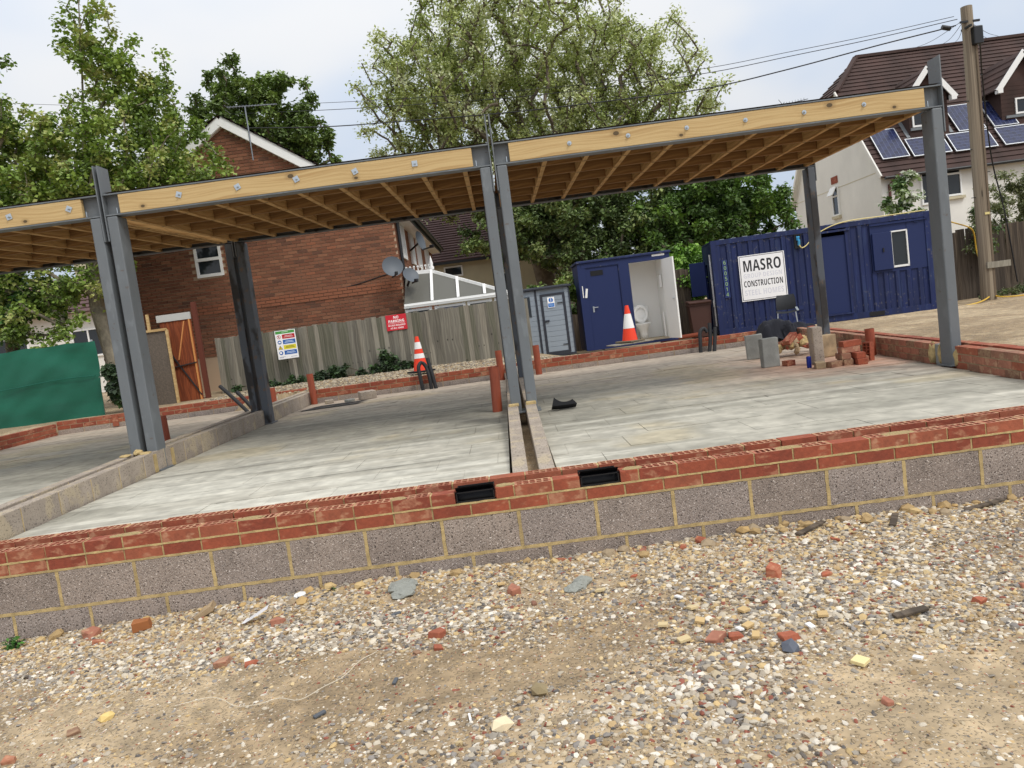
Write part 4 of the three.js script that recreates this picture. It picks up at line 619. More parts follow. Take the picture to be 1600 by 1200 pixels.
{
  // brick house: gable end towards the site
  const t = thing('brick_house', 'red brick gabled house with white bargeboards behind the grey fence', 'house', [-5.78, 0, -18]), hw = 3.56, ye = 3.85, ya = 6.25, D = 9.5;
  const core = prism([[-hw, -0.5], [hw, -0.5], [hw, ye], [0, ya], [-hw, ye]], D).translate(0, 0, -D - 0.008);
  part(t, 'wall', core, std({ color: 0xb29a82, roughness: 1 }));
  const tones = [[130, 86, 64], [120, 77, 57], [139, 95, 71], [102, 69, 54], [143, 90, 65]], sg = mUV(new THREE.BoxGeometry(0.213, 0.061, 0.02));
  const tm = tones.map((c) => std({ color: new THREE.Color().setRGB(...mulc(c, 1 / 255), THREE.SRGBColorSpace), roughness: 0.95 })), pos = [], nor = [], col = []; let kept = 0;
  const plinth = (y) => y > 1.98 && y < 2.22;
  for (let r = 0; r < 92; r++) {
    const y = -0.4 + r * 0.075 + 0.0325;
    for (let x = -hw + (r % 2 ? 0.1125 : 0); x < hw; x += 0.225) {
      const cx = Math.min(x + 0.1075, hw - 0.06), w = Math.min(0.215, (hw - x) * 1.0); if (w < 0.05) continue; if (y + 0.04 > ya - (ya - ye) * Math.abs(cx) / hw - 0.06) continue;
      if (Math.abs(cx - (-0.785)) < 0.36 && Math.abs(y - 3.235) < 0.42) continue; if (y < 1.0) continue;
      const k = Math.floor(rnd() * rnd() * 4.999), z = 0.002 + (plinth(y) ? 0.02 : 0) + R(-0.002, 0.002);
      const show = cx > 0.9 && y < 3.2 && y > 1.45 && kept < 290;
      if (show && w > 0.2) { kept++; part(t, 'brick', sg, plinth(y) ? tm[4] : tm[k], [cx, y, z]); }
      else { const g = new THREE.BoxGeometry(w - 0.002, 0.061, 0.02).toNonIndexed(); g.translate(x + w / 2, y, z); pos.push(...g.attributes.position.array); nor.push(...g.attributes.normal.array); const c = new THREE.Color().setRGB(...mulc(tones[plinth(y) ? 4 : k], R(0.92, 1.06) / 255), THREE.SRGBColorSpace); for (let i = 0; i < 36; i++) col.push(c.r, c.g, c.b); }
    }
  }
  const bg = new THREE.BufferGeometry(); bg.setAttribute('position', new THREE.BufferAttribute(new Float32Array(pos), 3)); bg.setAttribute('normal', new THREE.BufferAttribute(new Float32Array(nor), 3)); bg.setAttribute('color', new THREE.BufferAttribute(new Float32Array(col), 3));
  part(t, 'brick_field', bg, std({ vertexColors: true, roughness: 0.95 })).userData.kind = 'stuff';
  // side wall bricks read as courses only
  const cs = []; for (let y = 1.0; y < ye - 0.1; y += 0.075) cs.push(box(0.012, 0.064, D - 0.02, hw + 0.004, y, -D / 2)); part(t, 'side_courses', merge(cs), tm[0]);
  const al = Math.atan2(ya - ye, hw), LB = Math.hypot(hw + 0.32, (ya - ye) * (hw + 0.32) / hw);
  for (const s of [-1, 1]) {
    part(t, 'bargeboard', at(box(LB, 0.2, 0.03, s * LB / 2, -0.02, 0), 0, 0, 0, 0, 0, -s * al).translate(0, ya + 0.04, 0.12 + 0.002 * s), M.white);
    part(t, 'soffit', at(box(LB, 0.02, 0.14, s * LB / 2, -0.12, 0), 0, 0, 0, 0, 0, -s * al).translate(0, ya + 0.04, 0.04), M.white);
    const ex = hw + 0.36, ey = ya + 0.13 - (ya - ye) * ex / hw;
    tiledSlope(t, [s * ex, ey, 0.16], [s * ex, ey, -D], [0, ya + 0.13, 0.16], [0, ya + 0.13, -D], 16, M.roofTile);
    part(t, 'fascia', box(0.03, 0.18, D, s * (hw + 0.34), ey - 0.06, -D / 2 + 0.1), s > 0 ? M.black : M.white); part(t, 'eaves_soffit', box(0.34, 0.02, D, s * (hw + 0.18), ey - 0.12, -D / 2 + 0.1), M.white);
    part(t, 'gutter', cyl(0.055, 0.055, D, s * (hw + 0.41), ey - 0.02, -D / 2 + 0.1, Math.PI / 2), M.black);
  }
  windowUnit(t, -0.785, 3.235, 0.0, 0.62, 0.76, [], [0.03]);
  for (const [z, w] of [[-1.0, 0.9], [-3.0, 0.8], [-4.7, 0.9], [-7.2, 1.1]]) windowUnit(t, hw + 0.02, 3.25, z, w, 0.95, [0], [], M.pane, Math.PI / 2);
  part(t, 'downpipe', merge([cyl(0.04, 0.04, 2.3, hw + 0.07, 2.55, -0.1), cyl(0.04, 0.04, 0.45, hw + 0.2, 3.72, -0.1, 0, 0, -0.9)]), M.black); part(t, 'downpipe', cyl(0.045, 0.045, 1.4, hw + 0.06, 0.75, -0.04), M.white);
  part(t, 'alarm_cable', tube([[1.2, 2.16, 0.02], [2.0, 2.19, 0.02], [2.6, 2.26, 0.02], [3.1, 2.36, 0.02], [3.5, 2.42, 0.02]], 0.012, 30, 5), M.black);
}
function dish(label, pos, r, yaw, pitch) {
  const t = thing('satellite_dish', label, 'satellite dish', pos, yaw, 'satellite dishes on the brick house'), pr = []; for (let i = 0; i <= 8; i++) pr.push(new THREE.Vector2(r * i / 8, 0.22 * r * (i / 8) ** 2));
  const d = plain(0x555c64, { roughness: 0.55, side: THREE.DoubleSide });
  part(t, 'reflector', at(new THREE.LatheGeometry(pr, 32), 0, 0, 0, Math.PI / 2 - pitch), d); part(t, 'arm', bar([0, -r * 0.9, 0.05], [0, -r * 0.75, r * 1.25], 0.03), M.black); part(t, 'receiver', rbox(0.06, 0.08, 0.12, 0.015, 0, -r * 0.7, r * 1.3), M.black); part(t, 'bracket', bar([0, -0.05, -0.02], [0.05, -0.2, -0.3], 0.04), M.black);
}
dish('large round dark satellite dish on the brick house corner', [-2.34, 2.5, -17.6], 0.24, 0.35, 0.3);
dish('smaller tilted satellite dish below the large one', [-1.96, 2.25, -17.55], 0.19, 0.6, 0.5);
dish('pale satellite dish high on the side wall of the brick house', [-1.92, 3.3, -20.3], 0.26, 1.25, 0.2);
{
  const t = thing('tv_aerial', 'long television aerial on a mast above the brick house roof', 'aerial', [-5.15, 5.6, -17.85]), g = plain(0x8d9298, { roughness: 0.4, metalness: 0.6 });
  part(t, 'mast', cyl(0.016, 0.016, 1.2, 0, 0.3, 0), g); part(t, 'boom', bar([-0.4, 0.93, 0], [0.72, 0.86, 0], 0.018), g);
  for (let i = 0; i < 16; i++) part(t, 'element', box(0.008, 0.008, 0.22 - i * 0.006, -0.36 + i * 0.07, 0.925 - i * 0.0044, 0), g); part(t, 'reflector', merge([-0.1, 0, 0.1].map((y) => box(0.01, 0.01, 0.3, -0.4, 0.93 + y, 0))), g);
}
{
  const t = thing('tv_aerial', 'distant television aerial above the carport roof beside the brown tiled roof', 'aerial', [16.0, 7.5, -40]), g = plain(0x55585c, { roughness: 0.5 });
  part(t, 'mast', cyl(0.03, 0.03, 2.6, 0, 1.2, 0), g); part(t, 'boom', bar([-0.5, 2.42, 0], [0.8, 2.56, 0], 0.03), g); for (let i = 0; i < 8; i++) part(t, 'element', box(0.015, 0.2, 0.015, -0.45 + i * 0.15, 2.43 + i * 0.016, 0), g); part(t, 'reflector', merge([box(0.02, 0.5, 0.02, -0.55, 2.5, 0, 0, 0, 0.6), box(0.02, 0.5, 0.02, -0.55, 2.35, 0, 0, 0, -0.6)]), g);
}
{
  // conservatory between the fence and the brick house
  const t = thing('conservatory', 'white framed conservatory with crested ridge behind the fence', 'conservatory', [0, 0, 0]), pc = plain(0x5d5c55, { roughness: 0.4 });
  const A = [-2.17, 1.6, -17.4], B = [0.18, 1.6, -17.4], C = [-2.13, 2.36, -18.2], D = [-1.53, 2.34, -18.2], B2 = [0.18, 1.6, -18.46], hip = (x) => { const s = (x - D[0]) / (B[0] - D[0]); return [x, lerp(D[1], B[1], s), lerp(D[2], B[2], s)]; };
  const cuts = [-1.53, -0.94, -0.34]; let pe = A, pt = C;
  for (const x of cuts) { const e = [x, 1.6, -17.4], h = hip(x); part(t, 'roof_panel', tri([[pe, e, h, pt]]), pc); part(t, 'rafter', bar(e.map((v, i) => v + [0, 0.02, 0.02][i]), h.map((v, i) => v + [0, 0.02, 0.02][i]), 0.06), M.white); pe = e; pt = h; }
  part(t, 'roof_panel', tri([[pe, B, pt]]), pc); part(t, 'roof_panel', tri([[D, B, B2]]), pc);
  part(t, 'hip_rafter', bar(D, B, 0.07), M.white); part(t, 'eave_beam', merge([bar(A, B, 0.06, 0.05), bar(B, B2, 0.06, 0.05)]), M.white); part(t, 'gutter', bar([-2.17, 1.545, -17.34], [0.2, 1.545, -17.34], 0.06, 0.045), plain(0xc9cac8, { roughness: 0.5 })); part(t, 'ridge', bar(C, D, 0.09), M.white);
  for (let i = 0; i < 7; i++) part(t, 'cresting', merge([box(0.02, 0.08, 0.02, -2.1 + i * 0.09, 2.44, -18.2), cyl(0.026, 0.026, 0.02, -2.1 + i * 0.09, 2.49, -18.2, Math.PI / 2, 0, 0, 8)]), M.white);
  part(t, 'finial', new THREE.LatheGeometry([[0.05, 0], [0.06, 0.06], [0.03, 0.1], [0.045, 0.15], [0.001, 0.34]].map((q) => new THREE.Vector2(...q)), 12), M.white, [-1.51, 2.37, -18.2]);
  [[-2.16, -1.56, M.pane], [-1.5, -0.8, plain(0x8a8fa4, { roughness: 0.2 })], [-0.76, -0.2, M.pane], [-0.15, 0.18, M.pane]].forEach(([a, b, g]) => { const f = part(t, 'window', merge([box(0.06, 1.34, 0.06, a + 0.03, 0.84, -17.4), box(0.06, 1.34, 0.06, b - 0.03, 0.84, -17.4), box(b - a - 0.12, 0.05, 0.06, (a + b) / 2, 1.47, -17.4)]), M.white); part(f, 'pane', box(b - a - 0.1, 1.3, 0.01, (a + b) / 2, 0.82, -17.42), g); });
}
{
  const t = thing('far_house', 'cream house with plum tiled roof beyond the conservatory', 'house', [-1.2, 0, -33]);
  part(t, 'wall', box(7.4, 3.9, 6, 1.2, 1.8, -3.2), M.cream); tiledSlope(t, [-3.2, 3.72, 0.2], [5.4, 3.72, 0.2], [-3.2, 6.3, -3], [5.4, 6.3, -3], 22, M.roofPlum); part(t, 'fascia', box(8.4, 0.14, 0.05, 1.1, 3.68, 0.18), M.black);
  windowUnit(t, -0.65, 3.3, -0.18, 0.8, 0.45); windowUnit(t, 1.6, 2.2, -0.18, 1.0, 1.6, [0]); windowUnit(t, 3.3, 2.2, -0.18, 1.0, 1.6, [0]);
}
{
  const t = thing('far_house', 'white house with brown roof and chimney beyond the green sheeting', 'house', [-18.5, 0, -30]);
  part(t, 'wall', box(11, 3.4, 6, -1, 1.7, -3.2), M.render); tiledSlope(t, [-7, 3.35, 0.3], [5, 3.35, 0.3], [-7, 5.1, -3], [5, 5.1, -3], 10, M.roofPlum); part(t, 'chimney', box(0.4, 1.2, 0.4, 1.1, 5.35, -3), M.cream);
  for (const x of [-3.5, -0.6, 2.4]) windowUnit(t, x, 2.2, -0.17, 1.3, 1.1, [0]);
}
{
  // white rendered house with a half hipped brown roof, dormers and solar panels
  const t = thing('white_house', 'white rendered house with dark brown tiled roof and dormers', 'house', [15.1, 0, -30]), W = 13, D = 8.6, ye = 4.8, yr = 10.2, hy = 8.55, hz = (y) => -(y - ye) * 4.3 / 5.4;
  part(t, 'wall', box(W - 0.25, ye + 0.7, 0.25, W / 2 + 0.125, ye / 2 - 0.35, -0.13), M.render); part(t, 'rear_wall', box(W - 0.25, ye + 0.7, 0.25, W / 2 + 0.125, ye / 2 - 0.35, -D + 0.13), M.render);
  part(t, 'gable_wall', at(prism([[0, -0.7], [D, -0.7], [D, ye], [D + hz(hy), hy], [-hz(hy), hy], [0, ye]], 0.25), 0, 0, 0, 0, Math.PI / 2, 0), M.render);
  const o = 0.28, oy = ye - o * 5.4 / 4.3;
  tiledSlope(t, [-0.12, oy, o], [W, oy, o], [-0.12, hy, hz(hy)], [W, hy, hz(hy)], 20, M.roofTile); tiledSlope(t, [-0.12, hy, hz(hy)], [W, hy, hz(hy)], [1.55, yr, -4.3], [W, yr, -4.3], 9, M.roofTile);
  tiledSlope(t, [-0.2, hy - 0.1, -D - hz(hy) - 0.05], [-0.2, hy - 0.1, hz(hy) + 0.05], [1.55, yr, -4.3], [1.55, yr, -4.3], 9, M.roofTile); part(t, 'back_slope', tri([[[0, oy, -D - o], [W, oy, -D - o], [W, yr, -4.3], [1.55, yr, -4.3], [0, hy, -D - hz(hy)]]]), M.roofTile);
  part(t, 'hip_tiles', bar([-0.05, hy + 0.06, hz(hy) + 0.03], [1.55, yr + 0.07, -4.3], 0.22, 0.1), M.roofTile); part(t, 'ridge_tiles', bar([1.5, yr + 0.06, -4.3], [W, yr + 0.06, -4.3], 0.22, 0.12), M.roofTile);
  part(t, 'verge', merge([bar([-0.13, oy + 0.03, o], [-0.13, hy, hz(hy)], 0.06, 0.16), bar([-0.13, oy + 0.03, -D - o], [-0.13, hy, -D - hz(hy)], 0.2, 0.16)]), M.render);
  part(t, 'gutter', cyl(0.06, 0.06, W, W / 2, oy - 0.02, o + 0.05, 0, 0, Math.PI / 2), M.black); const dp = plain(0x5e3630, { roughness: 0.6 });
  part(t, 'downpipe', merge([cyl(0.05, 0.05, 4.2, 0.28, 2.1, 0.06), bar([0.28, 4.15, 0.06], [0.5, 4.42, o], 0.09), cyl(0.09, 0.12, 0.18, 0.5, 4.42, o)]), dp);
  windowUnit(t, 2.6, 4.05, 0.02, 0.95, 1.2, [], [0.2]); windowUnit(t, 1.75, 3.9, 0.02, 0.5, 1.3); part(t, 'sill', box(1.1, 0.1, 0.12, 2.6, 3.38, 0.06), M.cream);
  const gw = windowUnit(t, -0.03, 4.2, -4.0, 0.62, 1.25, [], [0.18], M.pane, -Math.PI / 2); part(gw, 'open_light', at(box(0.55, 0.4, 0.04, 0, -0.2, 0), 0, 0.62, 0.06, -0.5), M.white); part(t, 'brick_lintel', box(0.04, 0.3, 0.62, -0.01, 5.12, -4.0), M.brick[1]); part(t, 'gable_sill', box(0.12, 0.12, 0.75, -0.05, 3.52, -4.0), M.cream);
  part(t, 'render_bead', merge([box(0.012, 0.02, D - 0.2, -0.005, 4.75, -D / 2)]), M.cream);
  // dormers: tile hung with white bargeboards
  for (const [cx, front, w] of [[2.55, -0.95, 1.55], [6.35, -0.95, 1.8]]) {
    const yb = 6.0, es = 7.55, ap = es + w * 0.62, back = hz(ap) - 0.2, wh = w / 2;
    const d = part(t, 'dormer', tri([[[cx - wh, yb, front], [cx + wh, yb, front], [cx + wh, es, front], [cx, ap - 0.05, front], [cx - wh, es, front]], [[cx - wh, yb, front], [cx - wh, es, front], [cx - wh, es, hz(es)]], [[cx + wh, yb, front], [cx + wh, es, hz(es)], [cx + wh, es, front]]]), M.roofTile);
    const hang = []; for (let y = yb + 0.1; y < es; y += 0.16) hang.push(box(w, 0.15, 0.03, cx, y, front + 0.02, 0.12)); part(d, 'tile_hanging', merge(hang), M.roofTile);
    for (const s of [-1, 1]) {
      part(d, 'dormer_roof', merge([0, 1, 2, 3, 4].map((i) => { const a = i / 5, b = (i + 1) / 5, x0 = lerp(wh + 0.25, 0, a), x1 = lerp(wh + 0.25, 0, b), q = (x) => ap + 0.1 - (ap - es) / wh * x; return tri([[[cx + s * x0, q(x0) + 0.05, front + 0.25], [cx + s * x0, q(x0) + 0.05, hz(q(x0)) - 0.3], [cx + s * x1, q(x1), hz(q(x1)) - 0.3], [cx + s * x1, q(x1), front + 0.25]], [[cx + s * x0, q(x0), front + 0.25], [cx + s * x0, q(x0) + 0.05, front + 0.25], [cx + s * x0, q(x0) + 0.05, back], [cx + s * x0, q(x0), back]]]); })), M.roofTile);
      const q = (x) => ap + 0.04 - (ap - es) / wh * x; part(d, 'bargeboard', merge([bar([cx, q(0), front + 0.27], [cx + s * (wh + 0.24), q(wh + 0.24), front + 0.27], 0.05, 0.2), box(0.2, 0.2, 0.2, cx + s * (wh + 0.15), q(wh + 0.24) + 0.02, front + 0.2)]), M.white);
      part(d, 'lead_valley', bar([cx + s * (wh + 0.08), es, hz(es) + 0.06], [cx + s * (wh + 0.08), yb, hz(yb) + 0.07], 0.14, 0.02), plain(0x777c80, { roughness: 0.6 }));
    }
    windowUnit(t, cx - 0.35 + (cx > 5 ? 0.3 : 0), 6.68, front + 0.05, 0.62, 0.62); part(t, 'window_apron', box(0.9, 0.1, 0.06, cx - 0.3, 6.3, front + 0.06), plain(0x777c80));
  }
}
{
  const cell = canvasMat(512, 320, (c, w, h) => { c.fillStyle = '#1a2038'; c.fillRect(0, 0, w, h); for (let i = 0; i < 10; i++) for (let j = 0; j < 6; j++) { c.fillStyle = ['#20274a', '#1b2140', '#252d52'][(i * 7 + j * 5) % 3]; c.fillRect(i * 51.2 + 1.5, j * 53.3 + 1.5, 48.2, 50.3); } c.fillStyle = '#6d779a'; for (let j = 1; j < 6; j++) c.fillRect(0, j * 53.3 - 1.2, w, 2.4); c.fillStyle = '#444d70'; for (let i = 1; i < 10; i++) c.fillRect(i * 51.2 - 1, 0, 2, h); }, { roughness: 0.18 });
  const k = Math.atan2(5.4, 4.3), G = 'solar panels on the white house roof';
  [[15.32, 16.38, 5.1, 6.4, 'upright solar panel at the gable end of the brown roof'], [16.52, 18.0, 5.05, 5.84, 'flat wide solar panel beside the upright one at the gable end'], [18.14, 19.78, 5.03, 5.82, 'flat wide solar panel under an upright panel, beside the telegraph pole'], [20.06, 21.7, 5.03, 5.82, 'flat wide solar panel at the eaves beyond the telegraph pole'], [18.72, 19.8, 5.88, 7.08, 'upright solar panel above the wide panel, behind the telegraph pole'], [20.12, 21.1, 5.88, 7.08, 'upright solar panel beside the larger dormer']].forEach(([x0, x1, y0, y1, label]) => {
    const w = x1 - x0, h = (y1 - y0) / Math.sin(k), t = thing('solar_panel', label, 'solar panel', [(x0 + x1) / 2, (y0 + y1) / 2 + 0.09, -30 - ((y0 + y1) / 2 - 4.8) * 4.3 / 5.4 + 0.1], 0, G); t.rotation.x = -(Math.PI / 2 - k);
    part(t, 'glass_face', h > w ? at(new THREE.PlaneGeometry(h - 0.06, w - 0.06), 0, 0, 0.022, 0, 0, Math.PI / 2) : at(new THREE.PlaneGeometry(w - 0.06, h - 0.06), 0, 0, 0.022), cell);
    part(t, 'frame', merge([box(w, 0.035, 0.04, 0, h / 2 - 0.017, 0.002), box(w, 0.035, 0.04, 0, -h / 2 + 0.017, 0.002), box(0.035, h - 0.07, 0.04, -w / 2 + 0.017, 0, 0.002), box(0.035, h - 0.07, 0.04, w / 2 - 0.017, 0, 0.002)]), plain(0xd4d8dc, { roughness: 0.35, metalness: 0.5 }));
  });
}
// ---------------------------------------------------------------- telegraph pole and its wires
{
  const t = thing('telegraph_pole', 'tall weathered wooden telegraph pole beside the brown fence', 'pole', [12.85, -0.25, -20.4]);
  const g = new THREE.CylinderGeometry(0.135, 0.185, 7.65, 20, 8); g.translate(0, 3.825, 0); part(t, 'shaft', g, M.pole);
  part(t, 'cable_box', rbox(0.24, 0.46, 0.2, 0.03, 0.1, 6.85, 0.18), M.black); part(t, 'bracket', merge([box(0.5, 0.05, 0.05, 0, 7.25, 0.1), box(0.05, 0.05, 0.4, -0.1, 7.1, 0.1)]), M.black);
  part(t, 'step', merge([0, 1, 2, 3, 4, 5].map((i) => box(0.14, 0.018, 0.018, (i % 2 ? 1 : -1) * 0.2, 2.8 + i * 0.62, 0.03))), M.black); part(t, 'notice_plate', box(0.12, 0.06, 0.01, 0.02, 2.35, 0.18), plain(0xd8c88a)); part(t, 'cross_batten', rbox(0.62, 0.16, 0.05, 0.004, 0.2, 1.0, 0.2), M.fence[2]);
  part(t, 'cable_guard', box(0.05, 6.6, 0.03, 0.08, 3.4, 0.165), plain(0x6a5c4c));
  const wire = (label, pts, r, grp) => solo('overhead_wire', label, 'wire', tube(pts, r, 80, 5), M.black, undefined, undefined, grp);
  const WG = 'overhead wires from the telegraph pole';
  const main = [[12.55, 6.97, -20.40], [12.41, 6.97, -20.50], [10.85, 6.86, -20.80], [8.50, 6.69, -21.40], [6.53, 6.61, -21.90], [3.78, 6.79, -22.60], [1.05, 7.04, -23.40], [-2.49, 7.52, -24.60], [-5.06, 7.91, -25.50], [-10.52, 9.08, -27.50], [-15.27, 10.23, -29.50], [-21.61, 11.84, -32.00]];
  wire('thick dark overhead cable, lowest of the wires leaving the telegraph pole', main, 0.017);
  const up1 = [[12.60, 7.12, -20.40], [10.69, 7.08, -21.00], [8.60, 7.08, -21.60], [6.84, 7.08, -22.10], [3.90, 7.29, -23.00], [1.14, 7.63, -24.00], [-2.07, 8.14, -25.20], [-5.18, 8.72, -26.50], [-11.02, 9.95, -29.00], [-15.96, 11.16, -31.00], [-22.87, 12.99, -34.00]];
  wire('thin overhead wire running above the thick cable', up1, 0.01, WG); wire('thin overhead wire running above the thick cable', up1.map(([x, y, z]) => [x + 0.1, y + 0.17 + 0.008 * (12.6 - x), z - 0.3]), 0.008, WG);
  part(t, 'cable_joint', cyl(0.06, 0.06, 0.22, -0.5, 7.22, -0.1, 0, 0, 1.3), M.black);
  for (const [x, y] of [[18.96, 10.27], [20.3, 10.27], [20.95, 10.3], [22.9, 10.36], [22.4, 10.33]]) wire('fine drop wire from the telegraph pole to the white house roof', [[12.8, 7.1, -20.4], [lerp(12.8, x, 0.5), lerp(7.1, y, 0.5) - 0.12, -27.3], [x, y, -34.3]], 0.008, 'drop wires to the white house');
  wire('dark cable hanging down from the telegraph pole box to the brown fence', [[12.92, 6.91, -20.30], [12.98, 6.55, -20.20], [13.51, 5.74, -21.00], [14.25, 3.65, -22.00], [14.56, 2.19, -22.10], [14.78, 0.15, -22.10]], 0.02);
  solo('yellow_cable', 'yellow cable looping down past the telegraph pole to the ground', 'cable', tube([[10.9, 2.3, -19.35], [11.71, 2.08, -20.20], [12.19, 1.99, -20.60], [12.98, 1.82, -21.20], [13.33, 1.66, -21.60], [13.50, 1.12, -21.80], [13.52, 0.65, -21.60], [13.34, 0.21, -21.20], [13.07, 0.0, -20.60], [12.93, -0.1, -20.00], [13.52, -0.12, -19.6], [15, -0.12, -19.4]], 0.02, 100, 6), plain(0xd8b042, { roughness: 0.5 }));
  solo('yellow_cable', 'yellow cable lying on the dirt behind the right hand column', 'cable', tube([[13.07, -0.05, -20.60], [12.18, -0.12, -19.6], [11.36, -0.13, -18.8], [10.58, -0.13, -18.4]], 0.02, 40, 6), plain(0xd8b042, { roughness: 0.5 }));
}

// ---------------------------------------------------------------- trees and plants
// leaves: folded rhombs, each with its own colour (species tones, not shade)
function leafMesh(points, size, tones, aspect = 0.62) {
  const n = points.length, pos = new Float32Array(n * 12), col = new Float32Array(n * 12), ix = new Uint32Array(n * 6), a = V(), b = V(), d = V(), C = tones.map((c) => new THREE.Color().setRGB(...mulc(c, 1 / 255), THREE.SRGBColorSpace));
  for (let i = 0; i < n; i++) {
    const [x, y, z, tone, sc] = points[i], s = size * (sc ?? 1) * R(0.65, 1.3);
    a.set(gauss(), gauss() * 0.6 - 0.25, gauss()).normalize(); d.set(gauss(), 1.1 + gauss(), gauss()).normalize(); b.crossVectors(a, d).normalize(); d.crossVectors(b, a);
    const w = s * aspect * 0.5, P = [[0, 0, 0], [a.x * s * 0.45 + b.x * w + d.x * w * 0.3, a.y * s * 0.45 + b.y * w + d.y * w * 0.3, a.z * s * 0.45 + b.z * w + d.z * w * 0.3], [a.x * s, a.y * s, a.z * s], [a.x * s * 0.45 - b.x * w + d.x * w * 0.3, a.y * s * 0.45 - b.y * w + d.y * w * 0.3, a.z * s * 0.45 - b.z * w + d.z * w * 0.3]];
    const c = C[Math.min(C.length - 1, Math.max(0, Math.round(tone + gauss() * 0.7)))], k = R(0.8, 1.2);
    for (let q = 0; q < 4; q++) { const o = i * 12 + q * 3; pos[o] = x + P[q][0]; pos[o + 1] = y + P[q][1]; pos[o + 2] = z + P[q][2]; col[o] = c.r * k; col[o + 1] = c.g * k; col[o + 2] = c.b * k; }
    ix.set([i * 4, i * 4 + 1, i * 4 + 2, i * 4, i * 4 + 2, i * 4 + 3], i * 6);
  }
  const g = new THREE.BufferGeometry(); g.setAttribute('position', new THREE.BufferAttribute(pos, 3)); g.setAttribute('color', new THREE.BufferAttribute(col, 3)); g.setIndex(new THREE.BufferAttribute(ix, 1)); g.computeVertexNormals(); return g;
}
